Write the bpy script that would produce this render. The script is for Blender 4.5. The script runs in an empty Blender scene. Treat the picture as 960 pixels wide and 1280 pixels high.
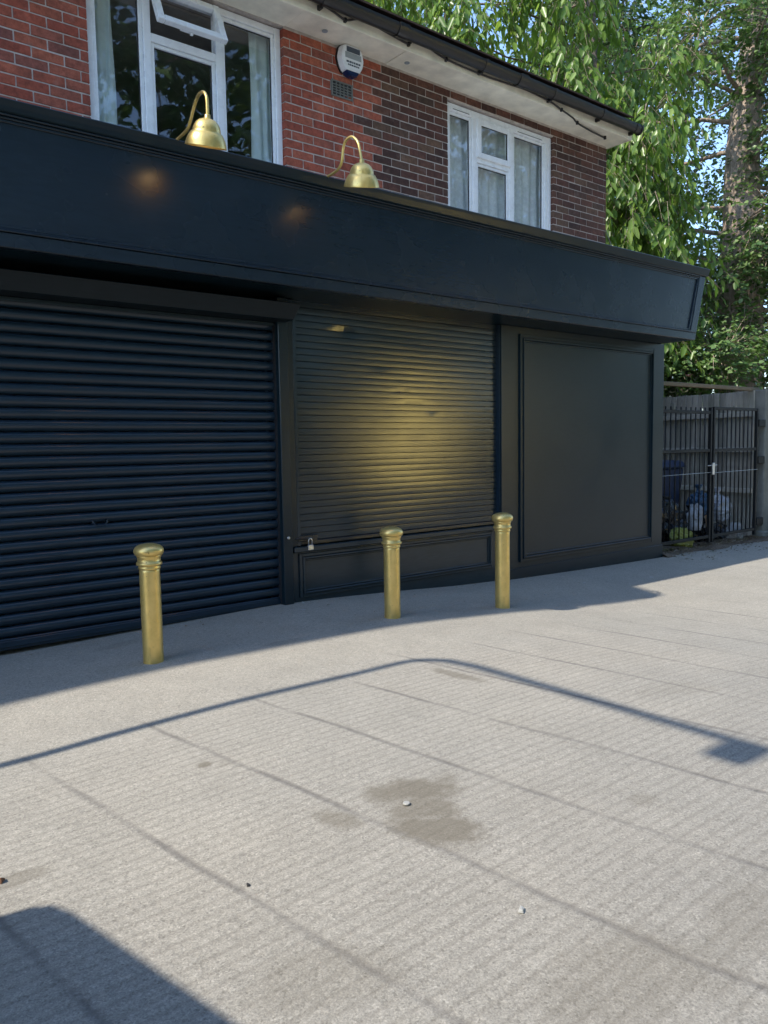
import bpy, bmesh, math, random
import numpy as np
from mathutils import Matrix, Vector, Euler

# ------------------------------------------------------------------ camera, sky, sun, exposure
S = bpy.context.scene
COL = S.collection
R = math.radians
SUN_EL, SUN_AZ = R(47.0), R(6.0)          # the sun stands to the left (-X), a little behind the facade (+Y)
CAM_H = 1.25

def camera():
    p, ro, ya = R(4.8628), R(0.90226), R(39.0358)
    cp, sp, cy, sy = math.cos(p), math.sin(p), math.cos(ya), math.sin(ya)
    f = Vector((sy * cp, cy * cp, -sp)); r = Vector((cy, -sy, 0)); d = f.cross(r)
    cr, sr = math.cos(ro), math.sin(ro)
    r2 = r * cr + d * sr; d2 = -r * sr + d * cr
    m = Matrix.Identity(4)
    for i in range(3):
        m[i][0] = r2[i]; m[i][1] = -d2[i]; m[i][2] = -f[i]
    m[2][3] = CAM_H
    cd = bpy.data.cameras.new('camera'); cd.sensor_fit = 'VERTICAL'; cd.sensor_height = 36.0; cd.sensor_width = 27.0
    cd.lens = 984.79 / 1280 * 36.0; cd.clip_start = 0.05; cd.clip_end = 3000
    o = bpy.data.objects.new('camera', cd); o.matrix_world = m; COL.objects.link(o)
    S.camera = o
camera()

W = bpy.data.worlds.new('World'); S.world = W; W.use_nodes = True
nt = W.node_tree
bg = nt.nodes['Background']; bg.inputs[1].default_value = 0.15
sky = nt.nodes.new('ShaderNodeTexSky'); sky.sky_type = 'NISHITA'; sky.sun_disc = False
sky.sun_elevation = SUN_EL; sky.sun_rotation = R(-90) + SUN_AZ
sky.altitude = 300; sky.air_density = 1.0; sky.dust_density = 0.5; sky.ozone_density = 3.0
nt.links.new(sky.outputs[0], bg.inputs[0])
sl = bpy.data.lights.new('sun', 'SUN'); sl.energy = 2.55; sl.angle = R(0.53); sl.color = (1.0, 0.93, 0.82)
so = bpy.data.objects.new('sun', sl); COL.objects.link(so)
to_sun = Vector((-math.cos(SUN_AZ) * math.cos(SUN_EL), math.sin(SUN_AZ) * math.cos(SUN_EL), math.sin(SUN_EL)))
so.rotation_euler = to_sun.to_track_quat('Z', 'Y').to_euler()
so.location = (-20, 6, 30)
S.view_settings.view_transform = 'Standard'; S.view_settings.look = 'None'
S.view_settings.exposure = 1.58; S.view_settings.gamma = 1.0
S.cycles.max_bounces = 8; S.cycles.transparent_max_bounces = 12; S.cycles.use_denoising = True

rnd = random.Random(7)
rng = np.random.default_rng(11)

# ------------------------------------------------------------------ object helpers
def link(o, parent=None):
    COL.objects.link(o)
    if parent is not None: o.parent = parent
    return o

def tag(o, label=None, cat=None, group=None, kind=None):
    if label: o['label'] = label
    if cat: o['category'] = cat
    if group: o['group'] = group
    if kind: o['kind'] = kind
    return o

def thing(name, label, cat, loc=(0, 0, 0), rot=(0, 0, 0), group=None):
    o = bpy.data.objects.new(name, None); o.empty_display_size = 0.1
    o.location = loc; o.rotation_euler = rot
    link(o); return tag(o, label, cat, group)

def copy_tree(o, parent=None):
    c = o.copy(); COL.objects.link(c)
    if parent is not None: c.parent = parent
    for ch in list(o.children): copy_tree(ch, c)
    return c

class MB:
    """collects boxes, tubes and lathes into one mesh object"""
    def __init__(s): s.bm = bmesh.new()
    def box(s, x0, x1, y0, y1, z0, z1, c=0.0, rot=None, piv=None):
        vs = [s.bm.verts.new(v) for v in ((x0,y0,z0),(x1,y0,z0),(x1,y1,z0),(x0,y1,z0),(x0,y0,z1),(x1,y0,z1),(x1,y1,z1),(x0,y1,z1))]
        fs = [s.bm.faces.new([vs[i] for i in q]) for q in ((3,2,1,0),(4,5,6,7),(0,1,5,4),(1,2,6,5),(2,3,7,6),(3,0,4,7))]
        if rot is not None:
            bmesh.ops.rotate(s.bm, verts=vs, cent=piv or ((x0+x1)/2,(y0+y1)/2,(z0+z1)/2), matrix=rot)
        if c > 0:
            es = list({e for f in fs for e in f.edges})
            bmesh.ops.bevel(s.bm, geom=es, offset=c, segments=1, affect='EDGES', profile=0.5)
        return s
    def hexa(s, pts, c=0.0):
        vs = [s.bm.verts.new(v) for v in pts]
        fs = [s.bm.faces.new([vs[i] for i in q]) for q in ((3,2,1,0),(4,5,6,7),(0,1,5,4),(1,2,6,5),(2,3,7,6),(3,0,4,7))]
        if c > 0:
            es = list({e for f in fs for e in f.edges})
            bmesh.ops.bevel(s.bm, geom=es, offset=c, segments=1, affect='EDGES', profile=0.5)
        return s
    def tube(s, pts, rad, n=10, cap=True):
        pts = [Vector(p) for p in pts]
        if not hasattr(rad, '__len__'): rad = [rad] * len(pts)
        rings = []; up = None
        for i, p in enumerate(pts):
            a = pts[max(i-1, 0)]; b = pts[min(i+1, len(pts)-1)]
            t = (b - a).normalized()
            if up is None: up = Vector((0,0,1)) if abs(t.z) < .9 else Vector((1,0,0))
            u = (up - t * up.dot(t)).normalized(); v = t.cross(u); up = u
            rings.append([s.bm.verts.new(p + (u*math.cos(k*2*math.pi/n) + v*math.sin(k*2*math.pi/n)) * rad[i]) for k in range(n)])
        for a, b in zip(rings, rings[1:]):
            for k in range(n): s.bm.faces.new((a[k], a[(k+1)%n], b[(k+1)%n], b[k])).smooth = True
        if cap:
            s.bm.faces.new(rings[0][::-1]); s.bm.faces.new(rings[-1])
        return s
    def lathe(s, prof, cx=0, cy=0, cz=0, n=32, mat=None, cap=True):
        rings = []
        for r_, z in prof:
            ring = []
            for k in range(n):
                p = Vector((r_*math.cos(k*2*math.pi/n), r_*math.sin(k*2*math.pi/n), z))
                if mat is not None: p = mat @ p
                ring.append(s.bm.verts.new(p + Vector((cx, cy, cz))))
            rings.append(ring)
        for a, b in zip(rings, rings[1:]):
            for k in range(n): s.bm.faces.new((a[k], a[(k+1)%n], b[(k+1)%n], b[k])).smooth = True
        if cap:
            s.bm.faces.new(rings[0][::-1]); s.bm.faces.new(rings[-1])
        return s
    def prism(s, prof, axis, a, b):
        """extrude a closed 2-D profile along axis 'X' (prof = y,z), 'Y' (x,z) or 'Z' (x,y)"""
        def P(q, t): return (t, q[0], q[1]) if axis == 'X' else (q[0], t, q[1]) if axis == 'Y' else (q[0], q[1], t)
        A = [s.bm.verts.new(P(q, a)) for q in prof]; B = [s.bm.verts.new(P(q, b)) for q in prof]
        n = len(prof)
        for i in range(n): s.bm.faces.new((A[i], A[(i+1)%n], B[(i+1)%n], B[i]))
        s.bm.faces.new(A[::-1]); s.bm.faces.new(B)
        return s
    def build(s, name, mat, parent=None, shift=None, smooth_angle=None):
        bmesh.ops.recalc_face_normals(s.bm, faces=s.bm.faces[:])
        me = bpy.data.meshes.new(name); s.bm.to_mesh(me); s.bm.free()
        if mat: me.materials.append(mat)
        o = bpy.data.objects.new(name, me); link(o, parent)
        if shift is not None: o.location = shift
        return o

def mesh_obj(name, V, F, mat, parent=None, smooth=False):
    me = bpy.data.meshes.new(name); me.from_pydata(V, [], F)
    if mat: me.materials.append(mat)
    if smooth: me.polygons.foreach_set('use_smooth', [True]*len(me.polygons))
    me.update()
    return link(bpy.data.objects.new(name, me), parent)

# ------------------------------------------------------------------ materials
class NT:
    def __init__(s, name):
        s.m = bpy.data.materials.new(name); s.m.use_nodes = True
        s.t = s.m.node_tree; s.b = s.t.nodes['Principled BSDF']; s.out = s.t.nodes['Material Output']
    def n(s, typ, **kw):
        x = s.t.nodes.new(typ)
        for k, v in kw.items():
            if k.startswith('i_'): x.inputs[int(k[2:])].default_value = v
            else: setattr(x, k, v)
        return x
    def l(s, a, b): s.t.links.new(a, b)
    def math(s, op, a, b=None, c=None, clamp=False):
        x = s.t.nodes.new('ShaderNodeMath'); x.operation = op; x.use_clamp = clamp
        for i, v in enumerate((a, b, c)):
            if v is None: continue
            if isinstance(v, (int, float)): x.inputs[i].default_value = v
            else: s.l(v, x.inputs[i])
        return x.outputs[0]
    def mix(s, fac, a, b, typ='MIX'):
        x = s.t.nodes.new('ShaderNodeMixRGB'); x.blend_type = typ
        for i, v in enumerate((fac, a, b)):
            if isinstance(v, (int, float)): x.inputs[i].default_value = v
            elif isinstance(v, tuple): x.inputs[i].default_value = (*v, 1) if len(v) == 3 else v
            else: s.l(v, x.inputs[i])
        return x.outputs[0]
    def noise(s, vec, scale, detail=3, rough=.55, dist=0):
        x = s.n('ShaderNodeTexNoise'); x.inputs['Scale'].default_value = scale; x.inputs['Detail'].default_value = detail
        x.inputs['Roughness'].default_value = rough; x.inputs['Distortion'].default_value = dist
        if vec is not None: s.l(vec, x.inputs['Vector'])
        return x.outputs['Fac']
    def ramp(s, v, stops, interp='LINEAR'):
        x = s.n('ShaderNodeValToRGB'); e = x.color_ramp.elements; x.color_ramp.interpolation = interp
        while len(e) < len(stops): e.new(.5)
        for i, (p, c) in enumerate(stops):
            e[i].position = p
            e[i].color = (c, c, c, 1) if isinstance(c, (int, float)) else (*c, 1)
        s.l(v, x.inputs[0]); return x.outputs[0]
    def pos(s): return s.n('ShaderNodeNewGeometry').outputs['Position']
    def obj(s): return s.n('ShaderNodeTexCoord').outputs['Object']
    def bump(s, h, strength=.3, dist=.01):
        x = s.n('ShaderNodeBump'); x.inputs['Strength'].default_value = strength; x.inputs['Distance'].default_value = dist
        s.l(h, x.inputs['Height']); s.l(x.outputs[0], s.b.inputs['Normal']); return x.outputs[0]
    def set(s, **kw):
        names = dict(base='Base Color', rough='Roughness', metal='Metallic', spec='Specular IOR Level', ior='IOR', coat='Coat Weight', coatr='Coat Roughness', trans='Transmission Weight', alpha='Alpha', subs='Subsurface Weight')
        for k, v in kw.items():
            i = s.b.inputs[names[k]]
            if isinstance(v, (int, float)): i.default_value = v
            elif isinstance(v, tuple): i.default_value = (*v, 1) if len(v) == 3 else v
            else: s.l(v, i)
        return s

def stretch(t, v, sc):
    x = t.n('ShaderNodeMapping'); x.inputs['Scale'].default_value = sc; t.l(v, x.inputs['Vector']); return x.outputs[0]

def plain(name, base, rough=.5, metal=0., vary=.12, scale=9., bump=.0, bscale=60., spec=.5, objspace=False):
    t = NT(name); v = t.obj() if objspace else t.pos()
    n = t.noise(v, scale, 4)
    f = t.ramp(n, [(.3, 1 - vary), (.7, 1 + vary)])
    c = t.mix(1.0, base, f, 'MULTIPLY')
    t.set(base=c, metal=metal, spec=spec)
    rr = t.ramp(t.noise(v, scale*2.3, 3), [(.3, max(rough-.06, .02)), (.7, min(rough+.08, 1))])
    t.set(rough=rr)
    if bump: t.bump(t.noise(v, bscale, 3), bump, .004)
    return t.m

def mat_paint(name, base, rough, ior=1.55):
    """brushed-on satin shopfront paint: faint mottling, dust, soft orange-peel"""
    t = NT(name); v = t.pos()
    dust = t.ramp(t.noise(v, 3.1, 5, .62), [(.42, 0.0), (.75, 1.0)])
    c = t.mix(t.math('MULTIPLY', dust, .05), base, (.075, .08, .085))
    fine = t.ramp(t.noise(stretch(t, v, (1.2, 1, 9)), 7, 4), [(.35, .88), (.7, 1.1)])
    c = t.mix(1.0, c, fine, 'MULTIPLY')
    t.set(base=c, spec=.5, ior=ior)
    t.set(rough=t.ramp(t.noise(v, 2.5, 3), [(.3, rough-.015), (.7, rough+.03)]))
    h = t.math('ADD', t.math('MULTIPLY', t.noise(v, 190, 2), .35), t.noise(stretch(t, v, (1, 1, 2.2)), 9, 3))
    t.bump(h, .035, .005)
    return t.m

def mat_ground():
    t = NT('concrete_forecourt'); P = t.pos()
    sx = t.n('ShaderNodeSeparateXYZ'); t.l(P, sx.inputs[0]); X, Y = sx.outputs[0], sx.outputs[1]
    big = t.noise(P, .55, 5, .6); mid = t.noise(P, 3.2, 5, .62); fin = t.noise(P, 42, 4, .7); gr = t.noise(P, 190, 2, .7)
    warp = t.noise(P, 1.4, 3)
    c = t.mix(t.ramp(big, [(.3, 0.), (.7, 1.)]), (.262, .248, .214), (.290, .268, .225))
    slab = t.n('ShaderNodeMapRange'); slab.inputs['From Min'].default_value = 2.6; slab.inputs['From Max'].default_value = .9
    t.l(t.math('ADD', Y, t.math('MULTIPLY', t.math('SUBTRACT', warp, .5), 1.6)), slab.inputs['Value'])
    c = t.mix(t.math('MULTIPLY', slab.outputs[0], .50), c, (.192, .184, .166))
    c = t.mix(1.0, c, t.ramp(mid, [(.28, .92), (.72, 1.07)]), 'MULTIPLY')
    c = t.mix(1.0, c, t.ramp(fin, [(.25, .84), (.5, 1.0), (.78, 1.12)]), 'MULTIPLY')
    vo = t.n('ShaderNodeTexVoronoi'); vo.inputs['Scale'].default_value = 150; t.l(P, vo.inputs['Vector'])
    sp = t.n('ShaderNodeSeparateXYZ'); t.l(vo.outputs['Color'], sp.inputs[0])
    c = t.mix(1.0, c, t.ramp(sp.outputs[0], [(.0, .70), (.12, .90), (.55, 1.0), (.86, 1.03), (.95, 1.18)]), 'MULTIPLY')
    c = t.mix(1.0, c, t.ramp(gr, [(.25, .66), (.75, 1.32)]), 'MULTIPLY')
    # tamped ribs, running along the facade, in the forecourt only
    yy = t.math('ADD', Y, t.math('MULTIPLY', t.math('SUBTRACT', warp, .5), .012))
    rib = t.math('SINE', t.math('MULTIPLY', yy, 2*math.pi/.0535))
    edge = t.math('ADD', Y, t.math('MULTIPLY', t.math('SUBTRACT', mid, .5), .5))
    inner = t.n('ShaderNodeMapRange'); inner.inputs['From Min'].default_value = 3.5; inner.inputs['From Max'].default_value = 3.1
    t.l(edge, inner.inputs['Value']); ribm = inner.outputs[0]
    xm = t.n('ShaderNodeMapRange'); xm.inputs['From Min'].default_value = 6.5; xm.inputs['From Max'].default_value = 3.2
    xm.inputs['To Min'].default_value = .25; t.l(X, xm.inputs['Value'])
    ribm = t.math('MULTIPLY', ribm, xm.outputs[0])
    ribm = t.math('MULTIPLY', ribm, t.ramp(t.noise(P, 2.6, 4, .6), [(.25, .70), (.55, 1.)]))
    groove = t.ramp(rib, [(.0, 0.), (1., 1.)]); 
    gm = t.n('ShaderNodeMapRange'); gm.inputs['From Min'].default_value = -.35; gm.inputs['From Max'].default_value = -1.
    t.l(rib, gm.inputs['Value'])
    c = t.mix(t.math('MULTIPLY', t.math('MULTIPLY', gm.outputs[0], ribm), .27), c, (.115, .102, .085))
    # worn day joints, nearly square to the facade
    jx = t.math('ADD', X, t.math('MULTIPLY', Y, .14)); jx = t.math('ADD', jx, t.math('MULTIPLY', t.math('SUBTRACT', warp, .5), .06))
    fr = t.math('ABSOLUTE', t.math('SUBTRACT', t.math('FRACT', t.math('DIVIDE', t.math('SUBTRACT', jx, .78), .53)), .5))
    jm = t.n('ShaderNodeMapRange'); jm.inputs['From Min'].default_value = .462; jm.inputs['From Max'].default_value = .494; t.l(fr, jm.inputs['Value'])
    fade = t.n('ShaderNodeMapRange'); fade.inputs['From Min'].default_value = 3.7; fade.inputs['From Max'].default_value = 3.2; t.l(Y, fade.inputs['Value'])
    joint = t.math('MULTIPLY', t.math('MULTIPLY', jm.outputs[0], fade.outputs[0]), t.ramp(t.noise(P, 1.9, 4, .6), [(.34, .15), (.58, 1.)]))
    c = t.mix(t.math('MULTIPLY', joint, .68), c, (.10, .092, .085))
    # oil and water stains
    tot = None
    dn = t.noise(P, 7.5, 4, .65); dn2 = t.noise(stretch(t, P, (1, 1.3, 1)), 2.7, 3)
    for cx, cy, rx, ry, rot, k in ((1.80,2.09,.17,.10,-40,1.), (1.67,1.82,.17,.10,-58,1.), (1.74,1.96,.13,.11,-50,.9), (1.48,2.10,.10,.055,-70,.7), (2.92,3.0,.20,.05,-82,.75), (1.93,2.06,.09,.05,20,.6),
                                   (1.355,2.83,.035,.03,0,.9), (1.41,2.78,.03,.03,0,.35), (1.80,4.95,.22,.07,10,.35), (.55,2.47,.13,.04,0,.55), (2.6,4.25,.2,.05,0,.35), (1.54,1.0,.28,.16,-20,.4), (1.0,1.5,.2,.12,-30,.35), (2.35,1.5,.06,.05,0,.4),
                                   (1.95,.95,.2,.1,10,.35), (3.6,2.1,.25,.12,-20,.25)):
        a = R(rot); ca, sa = math.cos(a), math.sin(a)
        dx = t.math('SUBTRACT', X, cx); dy = t.math('SUBTRACT', Y, cy)
        u = t.math('DIVIDE', t.math('ADD', t.math('MULTIPLY', dx, ca), t.math('MULTIPLY', dy, sa)), rx)
        v = t.math('DIVIDE', t.math('SUBTRACT', t.math('MULTIPLY', dy, ca), t.math('MULTIPLY', dx, sa)), ry)
        d = t.math('SQRT', t.math('ADD', t.math('MULTIPLY', u, u), t.math('MULTIPLY', v, v)))
        d = t.math('ADD', d, t.math('MULTIPLY', t.math('SUBTRACT', dn, .5), 1.5))
        q = t.n('ShaderNodeMapRange'); q.inputs['From Min'].default_value = 1.18; q.inputs['From Max'].default_value = .62; q.inputs['To Max'].default_value = k
        t.l(d, q.inputs['Value']); tot = q.outputs[0] if tot is None else t.math('MAXIMUM', tot, q.outputs[0])
    c = t.mix(t.math('MULTIPLY', tot, .68), c, (.105, .090, .066))
    # pale scuffs
    sc = t.ramp(t.noise(stretch(t, P, (1.4, 4.2, 1)), 2.3, 5, .7), [(.69, 0.), (.76, 1.)])
    c = t.mix(t.math('MULTIPLY', sc, .38), c, (.44, .42, .38))
    drk = t.ramp(t.noise(P, 11, 3, .6), [(.24, 1.), (.33, 0.)])
    c = t.mix(t.math('MULTIPLY', drk, .35), c, (.13, .122, .11))
    t.set(base=c, rough=.9, spec=.25)
    h = t.math('ADD', t.math('MULTIPLY', rib, t.math('MULTIPLY', ribm, .42)), t.math('MULTIPLY', fin, 1.1))
    h = t.math('ADD', h, t.math('MULTIPLY', gr, .55)); h = t.math('SUBTRACT', h, t.math('MULTIPLY', joint, .8))
    t.bump(h, .42, .006)
    return t.m

def mat_brick(name, stops):
    t = NT(name); v = t.pos()
    oi = t.n('ShaderNodeObjectInfo'); ge = t.n('ShaderNodeNewGeometry')
    rr = t.math('FRACT', t.math('ADD', oi.outputs['Random'], ge.outputs['Random Per Island']))
    c = t.ramp(rr, stops)
    n1 = t.noise(v, 26, 4, .65); n2 = t.noise(v, 130, 3, .7)
    c = t.mix(1.0, c, t.ramp(n1, [(.28, .60), (.72, 1.28)]), 'MULTIPLY')
    c = t.mix(t.math('MULTIPLY', t.ramp(t.noise(v, 4.2, 3, .6), [(.45, 0.), (.7, 1.)]), .30), c, (.06, .040, .036))
    c = t.mix(t.math('MULTIPLY', t.ramp(n2, [(.30, 1.), (.40, 0.)]), .5), c, (.03, .02, .018))
    c = t.mix(t.math('MULTIPLY', t.ramp(t.noise(v, 9, 4, .6), [(.6, 0.), (.75, 1.)]), .22), c, (.30, .26, .23))
    t.set(base=c, rough=.86, spec=.3)
    t.bump(t.math('ADD', n2, t.math('MULTIPLY', n1, .6)), .5, .005)
    return t.m

def mat_brass(name):
    t = NT(name); v = t.obj()
    n = t.noise(v, 14, 4); st = t.noise(stretch(t, v, (1, 1, .25)), 30, 3)
    c = t.mix(t.ramp(n, [(.35, 0.), (.7, 1.)]), (.74, .545, .195), (.61, .44, .135))
    spots = t.ramp(t.noise(v, 46, 3, .6), [(.27, 1.), (.34, 0.)])
    c = t.mix(t.math('MULTIPLY', spots, .75), c, (.10, .075, .035))
    wear = t.ramp(t.noise(stretch(t, v, (1, 1, .5)), 9, 5, .7), [(.56, 0.), (.66, 1.)])
    c = t.mix(t.math('MULTIPLY', wear, .35), c, (.34, .27, .13))
    c = t.mix(t.math('MULTIPLY', t.ramp(st, [(.6, 0.), (.8, 1.)]), .35), c, (.25, .18, .07))
    t.set(base=c, metal=.66, spec=.5)
    t.set(rough=t.ramp(n, [(.3, .28), (.7, .42)]))
    t.bump(t.noise(v, 60, 3), .12, .003)
    return t.m

def mat_wood(name, a, b, axis=(14, 14, .9)):
    t = NT(name); v = t.pos()
    oi = t.n('ShaderNodeObjectInfo')
    g = t.noise(stretch(t, v, axis), 5.5, 5, .65)
    c = t.mix(t.ramp(g, [(.3, 0.), (.7, 1.)]), a, b)
    k = t.math('ADD', .72, t.math('MULTIPLY', oi.outputs['Random'], .5))
    c = t.mix(1.0, c, k, 'MULTIPLY')
    c = t.mix(t.math('MULTIPLY', t.ramp(t.noise(v, 2.2, 3), [(.5, 0.), (.75, 1.)]), .4), c, (.10, .12, .085))
    t.set(base=c, rough=.85, spec=.25); t.bump(g, .4, .005)
    return t.m

def mat_leaf(name, stops, trans=.35, rough=.42, tcol=(.16, .30, .03)):
    t = NT(name); ge = t.n('ShaderNodeNewGeometry'); oi = t.n('ShaderNodeObjectInfo')
    rr = t.math('FRACT', t.math('ADD', ge.outputs['Random Per Island'], oi.outputs['Random']))
    c = t.ramp(rr, stops)
    t.set(base=c, rough=rough, spec=.5)
    tr = t.n('ShaderNodeBsdfTranslucent'); t.l(t.mix(.5, c, tcol), tr.inputs[0])
    mx = t.n('ShaderNodeMixShader'); mx.inputs[0].default_value = trans
    t.l(t.b.outputs[0], mx.inputs[1]); t.l(tr.outputs[0], mx.inputs[2]); t.l(mx.outputs[0], t.out.inputs[0])
    return t.m

def mat_bark(name, a, b):
    t = NT(name); v = t.pos()
    g = t.noise(stretch(t, v, (9, 9, 1.6)), 3.2, 6, .7)
    c = t.mix(t.ramp(g, [(.32, 0.), (.68, 1.)]), a, b)
    t.set(base=c, rough=.95, spec=.2); t.bump(g, 1.0, .04)
    return t.m

def mat_glass():
    t = NT('window_glass')
    t.t.nodes.remove(t.b)
    tr = t.n('ShaderNodeBsdfTransparent'); tr.inputs[0].default_value = (.975, .985, .98, 1)
    gl = t.n('ShaderNodeBsdfGlossy'); gl.inputs['Roughness'].default_value = .015; gl.inputs[0].default_value = (.95, .97, 1, 1)
    fr = t.n('ShaderNodeFresnel'); fr.inputs[0].default_value = 1.55
    nz = t.n('ShaderNodeBump'); nz.inputs['Strength'].default_value = .05; nz.inputs['Distance'].default_value = .02
    t.l(t.noise(t.pos(), 2.2, 2), nz.inputs['Height']); t.l(nz.outputs[0], gl.inputs['Normal'])
    f = t.math('MULTIPLY', fr.outputs[0], 1.9, clamp=True)
    f = t.math('MULTIPLY', f, t.math('SUBTRACT', 1.0, t.n('ShaderNodeNewGeometry').outputs['Backfacing']))
    mx = t.n('ShaderNodeMixShader'); t.l(f, mx.inputs[0]); t.l(tr.outputs[0], mx.inputs[1]); t.l(gl.outputs[0], mx.inputs[2])
    t.l(mx.outputs[0], t.out.inputs[0])
    return t.m

def mat_net():
    t = NT('net_curtain_cloth'); t.set(base=(.72, .76, .78), rough=.9, spec=.1)
    v = t.obj()
    tr = t.n('ShaderNodeBsdfTransparent')
    lace = t.ramp(t.noise(v, 24, 3, .6), [(.4, .82), (.62, .96)])
    mx = t.n('ShaderNodeMixShader'); t.l(lace, mx.inputs[0]); t.l(tr.outputs[0], mx.inputs[1]); t.l(t.b.outputs[0], mx.inputs[2])
    t.l(mx.outputs[0], t.out.inputs[0]); return t.m

def mat_asphalt():
    t = NT('asphalt'); v = t.pos()
    c = t.mix(t.noise(v, 60, 4, .7), (.035, .036, .038), (.085, .083, .08))
    c = t.mix(1.0, c, t.ramp(t.noise(v, .8, 4), [(.3, .85), (.7, 1.2)]), 'MULTIPLY')
    t.set(base=c, rough=.9); t.bump(t.noise(v, 140, 2), .4, .006); return t.m

M = dict(
    fascia=mat_paint('fascia_gloss_paint', (.0068, .0150, .0255), .26, 1.48),
    ground=mat_ground(), asphalt=mat_asphalt(),
    hood=mat_paint('hood_paint', (.0065, .0120, .0160), .42, 1.28),
    navy=mat_paint('navy_satin_paint', (.0055, .0160, .0235), .29, 1.37),
    shutter=mat_paint('navy_shutter_paint', (.0120, .0250, .0400), .22, 1.46),
    flat=mat_paint('charcoal_shutter_paint', (.0165, .0285, .0345), .185, 1.45),
    brass=mat_brass('gold_paint'),
    mortar=plain('mortar', (.46, .405, .365), .95, vary=.2, scale=20, bump=.5, bscale=160),
    red=mat_brick('red_brick', [(0., (.30, .072, .045)), (.3, (.37, .094, .056)), (.6, (.42, .122, .070)), (.85, (.33, .100, .066)), (1., (.24, .085, .064))]),
    dark=mat_brick('brown_brick', [(0., (.066, .034, .027)), (.25, (.12, .050, .037)), (.5, (.145, .066, .045)), (.75, (.088, .046, .036)), (.9, (.165, .094, .060)), (1., (.050, .034, .031))]),
    upvc=plain('white_plastic', (.82, .84, .86), .28, vary=.05, scale=6),
    soffit=plain('off_white_board', (.85, .80, .66), .6, vary=.16, scale=5, bump=.15, bscale=30),
    black=plain('black_plastic', (.012, .012, .013), .35, vary=.2, scale=8),
    cable=plain('grey_cable', (.035, .030, .028), .6),
    blackmetal=plain('black_gate_paint', (.006, .007, .008), .6, vary=.3, scale=14, bump=.2, spec=.25),
    steel=plain('zinc_steel', (.55, .55, .54), .32, metal=.9),
    glass=mat_glass(), net=mat_net(),
    curtain=plain('pale_curtain', (.58, .66, .66), .9, vary=.07),
    seal=plain('window_seal', (.02, .02, .022), .5),
    roofing=plain('roof_tile', (.085, .055, .045), .85, vary=.3, scale=5, bump=.5),
    felt=plain('mineral_felt', (.50, .49, .46), .9, vary=.2, bump=.4),
    room=plain('dim_plaster', (.32, .30, .27), .9),
    alarm=plain('alarm_white', (.78, .80, .82), .3, vary=.04),
    alarmblue=plain('alarm_blue', (.010, .022, .075), .18),
    alarmprint=plain('alarm_print', (.05, .07, .10), .5), alarmgrey=plain('alarm_grey', (.30, .34, .36), .5),
    concrete=plain('cast_concrete', (.155, .158, .14), .9, vary=.18, scale=7, bump=.5, bscale=50),
    fence=mat_wood('weathered_fence', (.25, .235, .20), (.38, .355, .305)),
    beam=mat_wood('brown_timber', (.16, .12, .075), (.25, .195, .13), (1.5, 14, 14)),
    soil=plain('leaf_litter', (.10, .072, .048), .95, vary=.45, scale=30, bump=.9, bscale=60),
    rubber=plain('rubber', (.015, .015, .016), .8),
    vanpaint=plain('van_paint', (.60, .61, .63), .25, vary=.04), vanglass=plain('van_glass', (.01, .012, .014), .06),
    bronze=plain('reflector_bronze', (.80, .64, .22), .42, metal=1., vary=.06, scale=2),
    render=plain('cream_render', (.86, .72, .38), .9, vary=.1, scale=3, bump=.3),
    leafA=mat_leaf('drooping_leaf', [(0., (.050, .110, .020)), (.3, (.11, .20, .034)), (.65, (.18, .285, .052)), (1., (.26, .37, .11))], .52, .33, (.40, .58, .07)),
    leafB=mat_leaf('ivy_leaf', [(0., (.040, .092, .030)), (.4, (.092, .170, .050)), (.75, (.145, .235, .075)), (1., (.21, .30, .12))], .38, .40),
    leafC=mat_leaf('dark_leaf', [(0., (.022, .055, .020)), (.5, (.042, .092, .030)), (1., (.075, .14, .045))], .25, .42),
    barkA=mat_bark('pale_bark', (.13, .10, .075), (.30, .25, .20)), barkB=mat_bark('brown_bark', (.19, .145, .115), (.46, .37, .30)),
)

def mat_bulb():
    t = NT('lit_bulb'); t.set(base=(.9, .8, .6), rough=.3)
    t.b.inputs['Emission Color'].default_value = (1., .66, .30, 1); t.b.inputs['Emission Strength'].default_value = 6.5
    return t.m
M['bulb'] = mat_bulb()

# ------------------------------------------------------------------ ground
gxA = [-60, -5, 1.15, 2.2, 3.2, 4.2, 5.2, 6, 8.45, 11, 30, 80]
gzA = [-.10, -.05, -.02, .003, .025, -.012, -.068, -.092, -.138, -.165, -.25, -.3]
gxB = [-60, -5, .75, 1.3, 2.0, 3.2, 4.5, 5.2, 6.2, 7.7, 9.0, 11, 30, 80]
gzB = [-.10, -.06, -.034, -.012, .006, .006, -.055, -.11, -.165, -.175, -.172, -.18, -.25, -.3]
def hermite(xs, zs, x):
    x = min(max(x, xs[0]), xs[-1]); i = 0
    while i < len(xs) - 2 and x > xs[i+1]: i += 1
    d = [(zs[k+1]-zs[k])/(xs[k+1]-xs[k]) for k in range(len(xs)-1)]
    def tan(k):
        if k == 0 or k == len(xs)-1: return 0.
        return 0. if d[k-1]*d[k] <= 0 else 2*d[k-1]*d[k]/(d[k-1]+d[k])
    h = xs[i+1]-xs[i]; t = (x-xs[i])/h
    return zs[i]*(2*t**3-3*t*t+1) + h*tan(i)*(t**3-2*t*t+t) + zs[i+1]*(-2*t**3+3*t*t) + h*tan(i+1)*(t**3-t*t)
def gz(x, y):
    a, b = hermite(gxA, gzA, x), hermite(gxB, gzB, x)
    s = min(max((y-4.35)/.75, 0), 1); s = s*s*(3-2*s)
    return b + (a-b)*s

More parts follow.
